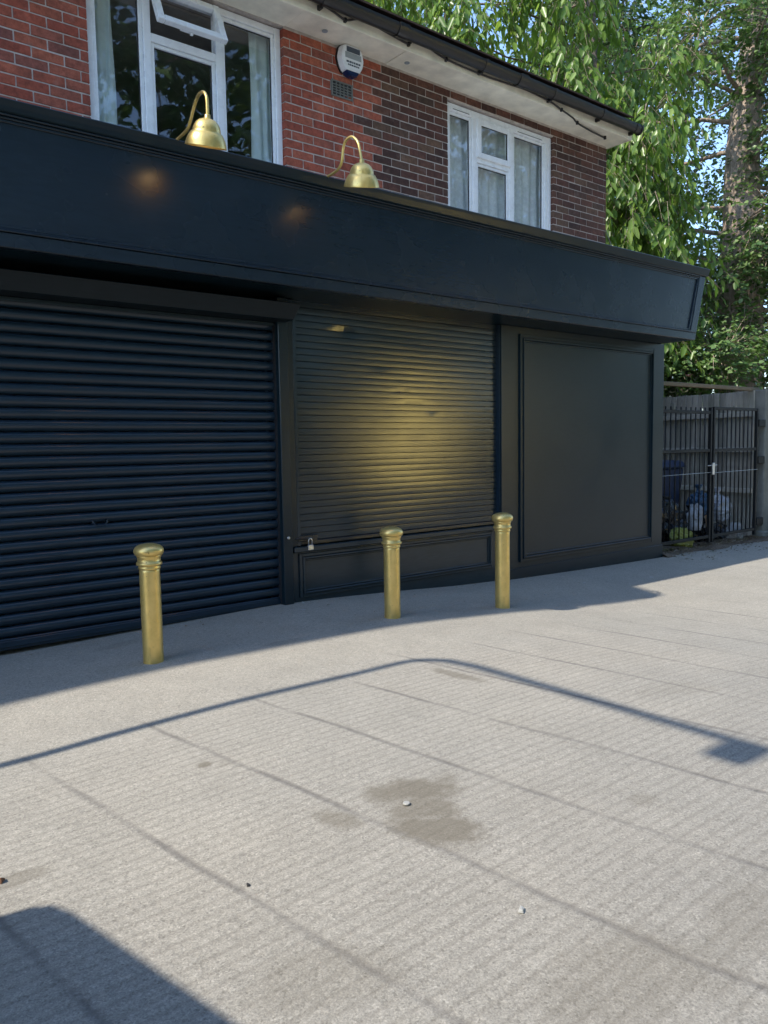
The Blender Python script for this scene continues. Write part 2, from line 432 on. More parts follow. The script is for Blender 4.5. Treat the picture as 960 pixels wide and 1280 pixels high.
def ground_sheet():
    def axis(parts):
        o = []
        for a, b, n in parts: o += [a+(b-a)*i/n for i in range(n)]
        return o + [parts[-1][1]]
    xs = axis([(-1500, -60, 4), (-60, -6, 8), (-6, 0, 10), (0, 12, 80), (12, 30, 12), (30, 80, 5), (80, 1500, 4)])
    ys = axis([(-13, -7, 4), (-7, 0, 10), (0, 6, 48), (6, 14, 8), (14, 60, 4), (60, 1500, 4)])
    V = [(x, y, gz(x, y)) for y in ys for x in xs]; n = len(xs)
    F = [(j*n+i, j*n+i+1, (j+1)*n+i+1, (j+1)*n+i) for j in range(len(ys)-1) for i in range(n-1)]
    tag(mesh_obj('forecourt', V, F, M['ground'], None, True), kind='structure')
    # the road across the forecourt, its kerbs and the far ground
    mb = MB(); mb.box(-1500, 1500, -21.0, -13.15, -.6, -.42); tag(mb.build('road', M['asphalt']), kind='structure')
    mb = MB(); mb.box(-300, 300, -13.15, -13.0, -.6, -.30, .012); tag(mb.build('kerb', M['concrete']), kind='structure')
    mb = MB(); mb.box(-300, 300, -21.15, -21.0, -.6, -.30, .012); tag(mb.build('far_kerb', M['concrete']), kind='structure')
    mb = MB(); mb.box(-1500, 1500, -1500, -21.15, -.6, -.32); tag(mb.build('far_pavement', M['ground']), kind='structure')
    mb = MB()
    for k in range(-12, 14): mb.box(k*6, k*6+2, -17.1, -17.0, -.42, -.415)
    tag(mb.build('road_marking', plain('road_paint', (.7, .7, .68), .7)), kind='structure')
ground_sheet()

# ------------------------------------------------------------------ the brick house
YW = 5.98           # face of the upper wall
HX0, HX1 = -2.28, 8.437
house = thing('brick_house', 'two storey red brown brick building with white windows above navy shopfront', 'building', (0, YW, 0))
inv = -YW
C_P, C_Z0 = .0755, 3.68 - 20*.0755      # brick course pitch and a bed joint
W1 = (2.147, 3.82, 3.20, 4.815); W2 = (5.757, 7.425, 3.20, 4.715)    # the two window openings x0,x1,z0,z1
W0 = (-1.55, .12, 3.20, 4.815)

def wall_parts():
    b = MB(); y0, y1 = .0045, .26
    e = .008; zt, zb = 4.835, -.5
    xs = [HX0]
    for w in (W0, W1, W2):
        b.box(xs[-1], w[0]-e, y0, y1, 2.2, zt); xs.append(w[1]+e)
        b.box(w[0]-e, w[1]+e, y0, y1, 2.2, w[2]-e)
        if w[3]+e < zt-.01: b.box(w[0]-e, w[1]+e, y0, y1, w[3]+e, zt)
    b.box(xs[-1], HX1-.011, y0, y1, 2.2, zt)
    wall = b.build('wall', M['mortar'], house)
    # ground storey and the flanks
    f = MB(); f.box(HX0, HX1-.0, .0, .24, -.5, 2.19); f.box(HX0, HX1, 7.8, 8.0, -.5, 4.83)
    f.box(HX0, HX0+.24, .262, 7.79, -.5, 4.83); f.box(HX1-.25, HX1-.011, .262, 7.79, 2.2, 4.83); f.box(HX1-.25, HX1-.004, .25, 7.79, -.5, 2.19)
    f.box(HX0, HX1-.26, .27, 7.79, 2.55, 2.7)
    f.build('inner_wall', M['room'], house)
    # gable above the flank wall
    g = MB(); g.prism([(.0, 4.84), (8.0, 4.84), (4.0, 6.75)], 'X', HX1-.22, HX1-.012); g.build('gable', M['dark'], house)
    g = MB(); g.prism([(.0, 4.84), (8.0, 4.84), (4.0, 6.75)], 'X', HX0+.01, HX0+.2)
    g.build('gable', M['dark'], house)
    return wall

wall = wall_parts()

brick_cache = {}
def brick_mesh(L, key, flank=False):
    k = (round(L, 3), key, rnd.randrange(3))
    if k not in brick_cache:
        b = MB(); h = .0655; j = lambda: rnd.uniform(-.0012, .0012)
        b.hexa([(j(), j(), j()), (L+j(), j(), j()), (L, .095, 0), (0, .095, 0), (j(), j(), h+j()), (L+j(), j(), h+j()), (L, .095, h), (0, .095, h)], .0025)
        bmesh.ops.recalc_face_normals(b.bm, faces=b.bm.faces[:])
        me = bpy.data.meshes.new('brick'); b.bm.to_mesh(me); b.bm.free(); me.materials.append(M[key]); brick_cache[k] = me
    return brick_cache[k]

def lay_bricks():
    """every brick seen in the photograph is an object; those outside it are joined"""
    mort = .0095
    rows = range(-20, 40)
    singles = 0; rest = {'red': [], 'dark': []}
    for r in rows:
        z = C_Z0 + r*C_P + mort/2
        if z < 2.25 or z + .0655 > 4.845: continue
        off = 4.9 + (.1125 if r % 2 else 0.)
        x = off - .225*60
        while x < HX1:
            a, b = x + mort/2, x + .225 - mort/2; x += .225
            spans = [(max(a, HX0), min(b, HX1))]
            for w in (W0, W1, W2):
                if z + .05 > w[2] and z + .02 < w[3]:
                    ns = []
                    for s, e in spans:
                        if e <= w[0] or s >= w[1]: ns.append((s, e)); continue
                        if s < w[0]: ns.append((s, w[0]))
                        if e > w[1]: ns.append((w[1], e))
                    spans = ns
            for s, e in spans:
                if e - s < .03: continue
                if abs(s-4.33) < .19 and 4.38 < z < 4.5 and s < 4.55 and e > 4.315:      # the airbrick sits here
                    if s < 4.30: e = min(e, 4.308)
                    elif e > 4.56: s = max(s, 4.557)
                    else: continue
                    if e - s < .03: continue
                mid = (s+e)/2
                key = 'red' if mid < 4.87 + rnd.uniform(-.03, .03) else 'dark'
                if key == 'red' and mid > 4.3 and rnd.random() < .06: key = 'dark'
                # what the lens sees: above the shopfront's leaning sight line
                seen = s > .98 and z > 3.50
                if seen:
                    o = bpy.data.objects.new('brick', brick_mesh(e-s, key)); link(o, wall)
                    o.location = (s, rnd.uniform(-.0022, .0015), z + rnd.uniform(-.0012, .0012)); singles += 1
                    o.rotation_euler = (rnd.uniform(-.006, .006), 0, rnd.uniform(-.004, .004))
                else: rest[key].append((s, e, z))
    for key, L in rest.items():
        V = []; F = []
        for s, e, z in L:
            n = len(V); h = .0655
            V += [(s,0,z),(e,0,z),(e,.09,z),(s,.09,z),(s,0,z+h),(e,0,z+h),(e,.09,z+h),(s,.09,z+h)]
            F += [tuple(n+i for i in q) for q in ((3,2,1,0),(4,5,6,7),(0,1,5,4),(1,2,6,5),(2,3,7,6),(3,0,4,7))]
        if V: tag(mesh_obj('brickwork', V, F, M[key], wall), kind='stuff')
    # flank wall: bricks end-on to the lens, joined
    V = []; F = []
    for r in rows:
        z = C_Z0 + r*C_P + mort/2
        if z < 2.25 or z + .0655 > 4.845: continue
        y = .115 if r % 2 else .002
        while y < 7.7:
            n = len(V); h = .0655; a, b = y, y+.2155; y += .225
            V += [(HX1-.09,a,z),(HX1,a,z),(HX1,b,z),(HX1-.09,b,z),(HX1-.09,a,z+h),(HX1,a,z+h),(HX1,b,z+h),(HX1-.09,b,z+h)]
            F += [tuple(n+i for i in q) for q in ((3,2,1,0),(4,5,6,7),(0,1,5,4),(1,2,6,5),(2,3,7,6),(3,0,4,7))]
    tag(mesh_obj('brickwork', V, F, M['dark'], wall), kind='stuff')
    return singles
NB = lay_bricks()
print('single bricks', NB)

def ring(b, x0, x1, z0, z1, w, y0, y1, c=.004, wt=None, wb=None):
    wt = w if wt is None else wt; wb = w if wb is None else wb
    b.box(x0, x0+w, y0, y1, z0, z1, c); b.box(x1-w, x1, y0, y1, z0, z1, c)
    b.box(x0+w, x1-w, y0+.002, y1, z1-wt, z1-.001, c); b.box(x0+w, x1-w, y0+.002, y1, z0+.001, z0+wb, c)

def pane(parent, x0, x1, z0, z1, y):
    b = MB(); b.box(x0, x1, y, y+.006, z0, z1); return b.build('pane', M['glass'], parent)

def window_1(w, curtains=True, vent_open=True):
    x0, x1, z0, z1 = w; y = .045
    f = MB(); ring(f, x0, x1, z0, z1, .055, y, y+.075)
    ma, mb_ = x0+.445, x0+1.055                     # mullions
    f.box(ma, ma+.06, y+.001, y+.075, z0+.055, z1-.055, .004); f.box(mb_, mb_+.06, y+.001, y+.075, z0+.055, z1-.055, .004)
    zt = z0 + 1.175
    f.box(ma+.06, mb_, y+.003, y+.075, zt, zt+.065, .004)
    fr = f.build('window', M['upvc'], house)
    # sashes: left and right fixed lights, the centre pane with its own bead, the top light hung open
    for a, b, c, d in ((x0+.055, ma, z0+.055, z1-.055), (mb_+.06, x1-.055, z0+.055, z1-.055), (ma+.06, mb_, z0+.055, zt)):
        s = MB(); ring(s, a+.001, b-.001, c+.001, d-.001, .028, y+.014, y+.06, .003); s.build('glazing_bead', M['upvc'], fr)
        g = MB(); ring(g, a+.0285, b-.0285, c+.0285, d-.0285, .006, y+.03, y+.045, 0); g.build('seal', M['seal'], fr)
        pane(fr, a+.03, b-.03, c+.03, d-.03, y+.036)
    v = MB(); v.box(mb_+.11, x1-.11, y-.012, y+.012, z1-.052, z1-.030, .004); v.build('trickle_vent', M['upvc'], fr)
    # the open top light, hinged along its head
    s = MB(); W_, H_ = mb_-ma-.06+.03, (z1-.055)-(zt+.065)+.03
    ring(s, 0, W_, -H_, 0, .055, -.05, .0, .006); sash = s.build('sash', M['upvc'], fr)
    p = MB(); p.box(.055, W_-.055, -.028, -.020, -H_+.055, -.055); p.build('pane', M['glass'], fr)
    pn = fr.children[-1]
    st = MB(); st.box(W_/2-.012, W_/2+.012, .0, .02, -H_+.0, -H_+.05, .003); st.box(W_/2-.09, W_/2+.005, .012, .022, -H_+.02, -H_+.032, .002); st.build('window_stay', M['upvc'], fr); sy = fr.children[-1]
    for o in (sash, pn, sy):
        o.location = (ma+.06-.015, y-.003, z1-.045); o.rotation_euler = (R(-24 if vent_open else 0), 0, 0)
    return fr
win1 = window_1(W1)
win0 = window_1(W0, vent_open=False)

def window_2(w):
    x0, x1, z0, z1 = w; y = .035
    f = MB(); ring(f, x0, x1, z0, z1, .05, y, y+.075, .004, .075)
    ma, mc = x0+.395, x0+.965
    f.box(ma, ma+.065, y+.001, y+.075, z0+.05, z1-.075, .004); f.box(mc, mc+.065, y+.001, y+.075, z0+.05, z1-.075, .004)
    zt = 4.205
    f.box(ma+.065, mc, y+.003, y+.075, zt, zt+.06, .004)
    f.box(x1-.10, x1-.051, y+.004, y+.075, z0+.05, z1-.075, .004)
    fr = f.build('window', M['upvc'], house)
    for a, b, c, d in ((x0+.05, ma, z0+.05, z1-.075), (mc+.065, x1-.10, z0+.05, z1-.075), (ma+.065, mc, z0+.05, zt)):
        s = MB(); ring(s, a+.001, b-.001, c+.001, d-.001, .028, y+.014, y+.06, .003); s.build('glazing_bead', M['upvc'], fr)
        g = MB(); ring(g, a+.0285, b-.0285, c+.0285, d-.0285, .006, y+.03, y+.045, 0); g.build('seal', M['seal'], fr)
        pane(fr, a+.03, b-.03, c+.03, d-.03, y+.036)
    s = MB(); ring(s, ma+.055, mc+.01, zt+.045, z1-.07, .06, y-.022, y+.02, .006); s.build('sash', M['upvc'], fr)
    g = MB(); ring(g, ma+.115, mc-.05, zt+.105, z1-.13, .006, y-.012, y+.0, 0); g.build('seal', M['seal'], fr)
    pane(fr, ma+.113, mc-.048, zt+.103, z1-.128, y-.006)
    for a, b in ((x0+.07, ma-.03), (mc+.09, x1-.14)):
        v = MB(); v.box(a, b, y-.010, y+.014, z1-.070, z1-.048, .004); v.build('trickle_vent', M['upvc'], fr)
        v = MB(); v.box(a+.03, b-.03, y-.0115, y-.009, z1-.062, z1-.056); v.build('vent_slot', M['seal'], fr)
    return fr
window_2(W2)

# small dark rooms behind the glass so that nothing shows but curtains
def rooms():
    b = MB()
    for x0, x1 in ((-1.9, 1.2), (1.5, 4.6), (5.2, 8.1)):
        b.box(x0, x1, 3.2, 3.25, 2.71, 4.80); b.box(x0-.05, x0, .27, 3.25, 2.71, 4.80); b.box(x1, x1+.05, .27, 3.25, 2.71, 4.80)
    b.box(HX0, HX1-.27, .27, 7.78, 4.806, 4.826)
    b.build('room_wall', M['room'], house)
rooms()

def curtain(name, label, cat, x0, x1, z0, z1, y, amp, waves, mat, group=None):
    n = max(24, int(waves*10)); V = []; F = []
    for j in range(7):
        for i in range(n+1):
            u = i/n; a = amp*(.6+.4*j/6)
            V.append((x0+(x1-x0)*u + .01*math.sin(u*17+j), y + a*math.sin(u*waves*2*math.pi + .35*math.sin(j*1.3)) + .3*a*math.sin(u*waves*4.7), z1+(z0-z1)*j/6))
    for j in range(6):
        for i in range(n):
            q = j*(n+1)+i; F.append((q, q+1, q+n+2, q+n+1))
    o = mesh_obj(name, V, F, mat, None, True)
    return tag(o, label, cat, group)
curtain('curtain', 'pale curtain hanging inside the left edge of the big upstairs window', 'curtain', 2.16, 2.40, 3.1, 4.79, YW+.17, .014, 3, M['curtain'])
curtain('curtain', 'pale curtain gathered inside the right light of the big upstairs window', 'curtain', 3.58, 3.95, 3.1, 4.79, YW+.17, .018, 4, M['curtain'])
curtain('net_curtain', 'grey white net curtain filling the smaller upstairs window near the corner', 'curtain', 5.6, 7.6, 3.1, 4.70, YW+.16, .016, 15, M['net'])

def eaves():
    # soffit, fascia board, gutter, roof (house space: y relative to the wall face)
    b = MB(); b.box(HX0+.01, 2.10, -.30, .02, 4.838, 4.856, .002); b.box(2.105, 3.84, -.30, .02, 4.830, 4.848, .002); b.box(3.845, 4.95, -.30, .02, 4.836, 4.854, .002); b.box(4.955, 8.47, -.30, .02, 4.832, 4.850, .002)
    b.box(8.44, 8.47, .022, 8.0, 4.832, 4.850, .002)
    b.build('soffit', M['soffit'], house)
    b = MB(); b.box(HX0+.01, 8.472, -.322, -.301, 4.826, 4.985, .004); b.box(8.474, 8.49, -.322, 8.0, 4.826, 4.975, .004); b.build('fascia_board', M['soffit'], house)
    for x in (4.16, 5.10): # little round vents in the soffit
        v = MB(); v.lathe([(.026, 4.8270), (.026, 4.8325)], x, -.14, 0, 14); v.build('soffit_vent', M['alarmgrey'], house)
    yc, zc, ro = -.398, 4.955, .062
    prof = [(yc+ro*math.cos(a), zc+.002+ro*1.35*math.sin(a)) for a in [math.pi + math.pi*k/12 for k in range(13)]]
    inner = [(yc+(ro-.006)*math.cos(a), zc+(ro-.006)*1.35*math.sin(a)) for a in [2*math.pi - math.pi*k/12 for k in range(13)]]
    g = MB(); g.prism(prof+inner, 'X', HX0+.01, 8.50); gut = g.build('gutter', M['black'], house)
    c = MB(); c.prism([(yc+(ro+.008)*math.cos(a), zc+.004+(ro+.008)*1.35*math.sin(a)) for a in [math.pi + math.pi*k/12 for k in range(13)]], 'X', 8.497, 8.52); c.build('end_cap', M['black'], gut)
    for x in (-1.2, .6, 2.4, 3.95, 5.85, 6.9, 7.75, 8.40):
        k = MB(); k.prism([(yc+(ro+.006)*math.cos(a), zc+.004+(ro+.006)*1.35*math.sin(a)) for a in [math.pi + math.pi*i/10 for i in range(11)]], 'X', x, x+.035)
        k.box(x+.004, x+.031, yc+.02, -.3225, zc-.095, zc-.055, .003); k.build('bracket', M['black'], gut)
    for x in (4.75, 6.35):
        k = MB(); k.prism([(yc+(ro+.010)*math.cos(a), zc+.006+(ro+.010)*1.35*math.sin(a)) for a in [math.pi + math.pi*i/10 for i in range(11)]], 'X', x, x+.11); k.build('joint_clip', M['black'], gut)
    # roof slopes
    r = MB(); y0, z0 = -.37, 4.985; y1, z1 = 4.0, 6.95
    r.prism([(y0, z0), (y1, z1), (y1, z1+.04), (y0, z0+.03)], 'X', HX0+.01, 8.50)
    r.prism([(y1, z1), (8.3, z0), (8.3, z0+.03), (y1, z1+.04)], 'X', HX0+.01, 8.50)
    rf = r.build('roof', M['roofing'], house)
    L = math.hypot(y1-y0, z1-z0); ang = math.atan2(z1-z0, y1-y0); V = []; F = []
    nr = int(L/.28)
    for k in range(nr):
        for i in range(50):
            xa = HX0+.01 + i*.296 + (.148 if k % 2 else 0)
            if xa+.29 > 8.52: continue
            d0, d1 = k*.28-.02, k*.28+.30; n = len(V)
            for d, lift in ((d0, .055), (d1, .035)):
                for th in (0, .014):
                    py, pz = y0+d*math.cos(ang)-(lift+th)*math.sin(ang), z0+d*math.sin(ang)+(lift+th)*math.cos(ang)
                    V.append((xa, py, pz)); V.append((xa+.29, py, pz))
            F += [tuple(n+q for q in f) for f in ((0,1,3,2),(4,6,7,5),(2,3,7,6),(0,4,5,1),(0,2,6,4),(1,5,7,3))]
    tag(mesh_obj('roof_tile', V, F, M['roofing'], rf), kind='stuff')
eaves()

def airbrick():
    b = MB(); x0, x1, z0, z1 = 4.313, 4.552, 4.385, 4.527
    ring(b, x0, x1, z0, z1, .014, -.014, .03, .002)
    for i in range(1, 5): b.box(x0+.014+i*.0422-.004, x0+.014+i*.0422+.004, -.010, .02, z0+.014, z1-.014)
    for k in range(1, 5): b.box(x0+.014, x1-.014, -.009, .02, z0+.014+k*.0228-.0035, z0+.014+k*.0228+.0035)
    a = b.build('airbrick', M['concrete'], house)
    d = MB(); d.box(x0+.01, x1-.01, -.001, .02, z0+.01, z1-.01); d.build('airbrick_void', M['seal'], a)
airbrick()

def alarm_box():
    o = thing('alarm_box', 'white burglar alarm box with blue base on red brick under the eaves', 'alarm box', (4.505, YW, 4.705))
    # outline seen from the front, tapering to a rounded foot
    out = [(-.085, .135), (.085, .135), (.115, .105), (.135, .02), (.12, -.045), (.085, -.10), (-.085, -.10), (-.12, -.045), (-.135, .02), (-.115, .105)]
    def shell(pts, ya, yb, k):
        b = MB(); A = [b.bm.verts.new((x, yb, z)) for x, z in pts]; B = [b.bm.verts.new((x*k, ya, z*k+.0)) for x, z in pts]; n = len(pts)
        for i in range(n): b.bm.faces.new((A[i], A[(i+1)%n], B[(i+1)%n], B[i]))
        b.bm.faces.new(A[::-1]); b.bm.faces.new(B)
        es = [e for e in b.bm.edges]; bmesh.ops.bevel(b.bm, geom=es, offset=.006, segments=2, affect='EDGES')
        return b
    shell(out, -.085, -.012, .90).build('cover', M['alarm'], o)
    shell([(x*1.05, z*1.04) for x, z in out], -.022, .004, .99).build('back_plate', M['black'], o)
    foot = [(-.076, -.094), (.076, -.094), (.062, -.116), (.035, -.134), (-.035, -.134), (-.062, -.116)]
    shell(foot, -.082, -.010, .96).build('strobe_lens', M['alarmblue'], o)
    b = MB(); b.box(-.072, .078, -.0868, -.0845, .062, .108); b.build('printed_band', M['alarmprint'], o)
    b = MB(); b.box(-.088, .092, -.0868, -.0845, .008, .058); b.build('printed_panel', M['alarmgrey'], o)
    b = MB()
    x = -.075
    while x < .07:
        w = rnd.uniform(.012, .03); b.box(x, min(x+w, .08), -.0868, -.0845, -.030, -.014); x += w+.006
    x = -.06
    while x < .06:
        w = rnd.uniform(.01, .025); b.box(x, min(x+w, .066), -.0868, -.0845, -.054, -.041); x += w+.005
    b.build('printed_line', M['alarmprint'], o)
alarm_box()

def smooth_path(pts, n=6):
    P = [Vector(p) for p in pts]; out = []
    for i in range(len(P)-1):
        p0, p1, p2, p3 = P[max(i-1, 0)], P[i], P[i+1], P[min(i+2, len(P)-1)]
        for k in range(n):
            t = k/n; out.append(.5*((2*p1)+(-p0+p2)*t+(2*p0-5*p1+4*p2-p3)*t*t+(-p0+3*p1-3*p2+p3)*t**3))
    return out + [P[-1]]

def eaves_cable():
    o = thing('cable', 'thin dark cable looping along the white eaves under the gutter', 'cable', (3.6, 5.64, 4.9))
    pts = [(1.5,4.93),(2.6,4.91),(3.674,4.902),(3.916,4.919),(4.101,4.895),(4.234,4.866),(4.364,4.913),(4.487,4.938),(4.603,4.913),(4.815,4.888),(4.948,4.879),(5.006,4.921),(5.154,4.925),(5.419,4.879),(5.896,4.87),(6.30,4.885),(6.568,4.897),(6.949,4.876),(7.138,4.84)]
    P = [(x-3.6, .008 if 0 else 0, z-4.9) for x, z in pts] + [(7.361-3.6, .02, 4.815-4.9), (7.50-3.6, .07, 4.812-4.9), (7.80-3.6, .11, 4.806-4.9), (8.13-3.6, .15, 4.812-4.9)]
    b = MB(); b.tube(smooth_path(P), .009, 7); b.build('wire', M['cable'], o)
    for x, z, y in ((4.234, 4.866, 5.647), (4.95, 4.879, 5.647), (5.42, 4.879, 5.647), (7.14, 4.842, 5.645), (7.5, 4.812, 5.71), (8.13, 4.815, 5.79)):
        c = MB(); c.box(x-3.6-.012, x-3.6+.012, y-5.64-.018, y-5.64+.010, z-4.9-.02, z-4.9+.016, .003); c.build('clip', M['black'], o)
eaves_cable()

# ------------------------------------------------------------------ the shopfront
YS = 5.20            # plane of shutters and panels
FB, FT = 2.369, 3.148  # fascia bottom and top
YF = 4.757
shop = thing('shopfront', 'dark navy timber shopfront with deep blank fascia and moulded panels', 'shopfront', (0, YS, 0))
def moulding(b, x0, x1, z0, z1, w, y, proud, c=.004):
    """mitred bolection: two stepped rings"""
    ring(b, x0, x1, z0, z1, w*.45, y-proud, y+.01, c); ring(b, x0+w*.45, x1-w*.45, z0+w*.45, z1-w*.45, w*.30, y-proud*1.6, y+.01, c)
    ring(b, x0+w*.75, x1-w*.75, z0+w*.75, z1-w*.75, w*.25, y-proud*.7, y+.01, c)

def shopfront():
    f = YF - YS
    xl = -2.2
    def sx(z): return 8.40 + .22*(z-FB)/(FT-FB)     # the splayed right end
    # fascia panel, framed by rails and a splayed end stile
    b = MB(); b.hexa([(xl, f+.02, FB+.1), (sx(FB)-.1, f+.02, FB+.1), (sx(FB)-.1, f+.06, FB+.1), (xl, f+.06, FB+.1), (xl, f+.02, FT-.08), (sx(FT)-.1, f+.02, FT-.08), (sx(FT)-.1, f+.06, FT-.08), (xl, f+.06, FT-.08)])
    b.build('fascia_panel', M['fascia'], shop)
    b = MB(); b.hexa([(xl, f, FB), (sx(FB), f, FB), (sx(FB), f+.06, FB), (xl, f+.06, FB), (xl, f, FB+.082), (sx(FB+.08), f, FB+.082), (sx(FB+.08), f+.06, FB+.082), (xl, f+.06, FB+.082)], .005)
    b.build('bottom_rail', M['fascia'], shop)
    b = MB()
    for k, (dz0, dz1, dy) in enumerate(((.083, .094, -.010), (.095, .105, .002), (.106, .124, .010))):
        b.box(xl, sx(FB+.1)-.13+.01*k, f+dy, f+.055, FB+dz0, FB+dz1, .003)
    for k, (dz0, dz1, dy) in enumerate(((.062, .074, -.012), (.075, .088, .004), (.089, .105, .010))):
        b.box(xl, sx(FT)-.13-.01*k, f+dy, f+.055, FT-dz1, FT-dz0, .003)
    b.build('fascia_moulding', M['fascia'], shop)
    b = MB(); b.hexa([(xl, f-.022, FT-.060), (sx(FT), f-.022, FT-.060), (sx(FT), f+.06, FT-.060), (xl, f+.06, FT-.060), (xl, f-.045, FT), (sx(FT)+.012, f-.045, FT+.02), (sx(FT)+.012, f+.07, FT+.02), (xl, f+.07, FT)], .006)
    b.build('cornice', M['navy'], shop)
    b = MB(); za, zb = FB+.083, FT-.061
    b.hexa([(sx(za)-.125, f-.001, za), (sx(za), f-.001, za), (sx(za), f+.06, za), (sx(za)-.125, f+.06, za), (sx(zb)-.125, f-.001, zb), (sx(zb), f-.001, zb), (sx(zb), f+.06, zb), (sx(zb)-.125, f+.06, zb)], .005)
    b.hexa([(sx(za)-.150, f+.006, za+.02), (sx(za)-.126, f+.006, za+.02), (sx(za)-.126, f+.06, za+.02), (sx(za)-.150, f+.06, za+.02), (sx(zb)-.150, f+.006, zb-.02), (sx(zb)-.126, f+.006, zb-.02), (sx(zb)-.126, f+.06, zb-.02), (sx(zb)-.150, f+.06, zb-.02)], .003)
    b.build('end_stile', M['fascia'], shop)
    # soffit under the fascia and the little flat roof over it
    b = MB(); b.box(xl, 8.395, f+.061, .20, FB+.004, FB+.05); b.build('underside', M['navy'], shop)
    b = MB(); b.hexa([(xl, f+.071, 3.02), (8.5, f+.071, 3.02), (8.42, .775, 3.02), (xl, .775, 3.02), (xl, f+.071, 3.10), (8.6, f+.071, 3.10), (8.42, .775, 3.16), (xl, .775, 3.16)]); b.build('flat_roof', M['felt'], shop)
    b = MB(); b.box(8.385, 8.40, f+.061, .77, FB+.052, 3.019); b.build('return_panel', M['navy'], shop)
    # pier with its tall panel
    b = MB(); b.box(5.655, 8.453, -.03, .12, -.30, FB+.003, .004); b.box(8.40, 8.450, .121, 6.0, -.4, FB); b.build('pier', M['navy'], shop)
    b = MB(); b.box(5.96, 8.185, -.036, -.025, .105, 2.265, .002); b.build('pier_panel', M['navy'], shop)
    b = MB(); moulding(b, 5.905, 8.237, .070, 2.300, .078, -.03, .022); b.build('pier_moulding', M['navy'], shop)
    b = MB(); b.box(5.657, 8.456, -.042, -.031, -.3, .015, .003); b.build('plinth', M['navy'], shop)
    # stall riser below the middle shutter
    b = MB(); b.box(3.285, 5.654, .0, .12, -.2, .418, .004); b.build('stall_riser', M['flat'], shop)
    b = MB(); b.box(3.29, 5.652, -.035, .12, .420, .464, .006); b.build('sill', M['flat'], shop)
    b = MB(); moulding(b, 3.344, 5.55, .055, .408, .062, 0, .018); b.build('riser_moulding', M['flat'], shop)
    # post between the shutters
    b = MB(); b.box(3.19, 3.275, -.035, .14, -.1, FB, .005); b.box(3.277, 3.338, -.004, .1, .466, FB, .004); b.build('mullion_post', M['navy'], shop)
    b = MB(); b.box(5.646, 5.654, -.012, .1, .466, FB, .002); b.build('guide_edge', M['shutter'], shop)
    b = MB(); b.lathe([(.012, 0), (.014, .006), (.008, .014)], 3.232, -.036, .546, 12, Matrix.Rotation(R(90), 3, 'X')); 
    b.build('bolt_head', M['steel'], shop)
    # back of the shop, behind the shutters
    b = MB(); b.box(xl, 3.18, .16, .20, -.3, FB); b.box(3.345, 5.64, .16, .20, .42, FB); b.build('backing_board', M['seal'], shop)
shopfront()

# left shutter: curved laths
def shutter_left():
    o = thing('roller_shutter', 'wide navy roller shutter of curved slats under a box hood', 'roller shutter', (1.0, YS, 0))
    x0, x1 = -3.1, 2.186
    pitch = .0757
    prof = [(.020, .000), (.010, .0035), (.0015, .010), (-.006, .020), (-.0095, .032), (-.009, .044), (-.005, .055), (.002, .0635), (.011, .069), (.020, .0715)]
    nseg = 18
    z = .085; k = 0
    while z < 2.20:
        V = []; F = []; ph = rnd.uniform(0, 6)
        for i in range(nseg+1):
            x = x0 + (x1-x0)*i/nseg
            wob = .0022*math.sin(i*.9+ph) + rnd.uniform(-.0009, .0009); sag = -.003*math.sin(math.pi*i/nseg)
            for y, zz in prof: V.append((x, y+.045+wob, zz+sag*.5))
        m = len(prof)
        for i in range(nseg):
            for j in range(m-1): F.append((i*m+j, (i+1)*m+j, (i+1)*m+j+1, i*m+j+1))
        s = mesh_obj('slat', V, F, M['shutter'], o, True); s.location = (0, 0, z)
        z += pitch; k += 1
    b = MB(); b.box(x0, x1, .03, .065, .012, .082, .005); b.box(x0, x1, .022, .030, .03, .07, .003); b.build('bottom_bar', M['shutter'], o)
    b = MB(); b.hexa([(x0, -.17, 2.185), (2.245, -.17, 2.185), (2.262, .06, 2.185), (x0, .06, 2.185), (x0, -.215, 2.300), (2.285, -.215, 2.300), (2.275, .06, 2.312), (x0, .06, 2.312)], .004); b.build('hood', M['hood'], o)
    b = MB(); b.box(x0, 2.18, .0, .03, 2.158, 2.183, .003); b.build('lintel_strip', M['flat'], o)
    # a small pull ring
    b = MB(); b.tube([(.813+.045*math.cos(a), .018, .775+.03*math.sin(a)) for a in [math.pi + math.pi*k/10 for k in range(11)]], .004, 6); b.box(.76, .77, .02, .04, .765, .785, .001); b.box(.856, .866, .02, .04, .765, .785, .001); b.build('pull_ring', M['shutter'], o)
    b = MB(); b.box(x1+.001, x1+.004, .01, .09, -.1, 2.18); b.build('guide_lip', M['seal'], o)
    return o
shutter_left()

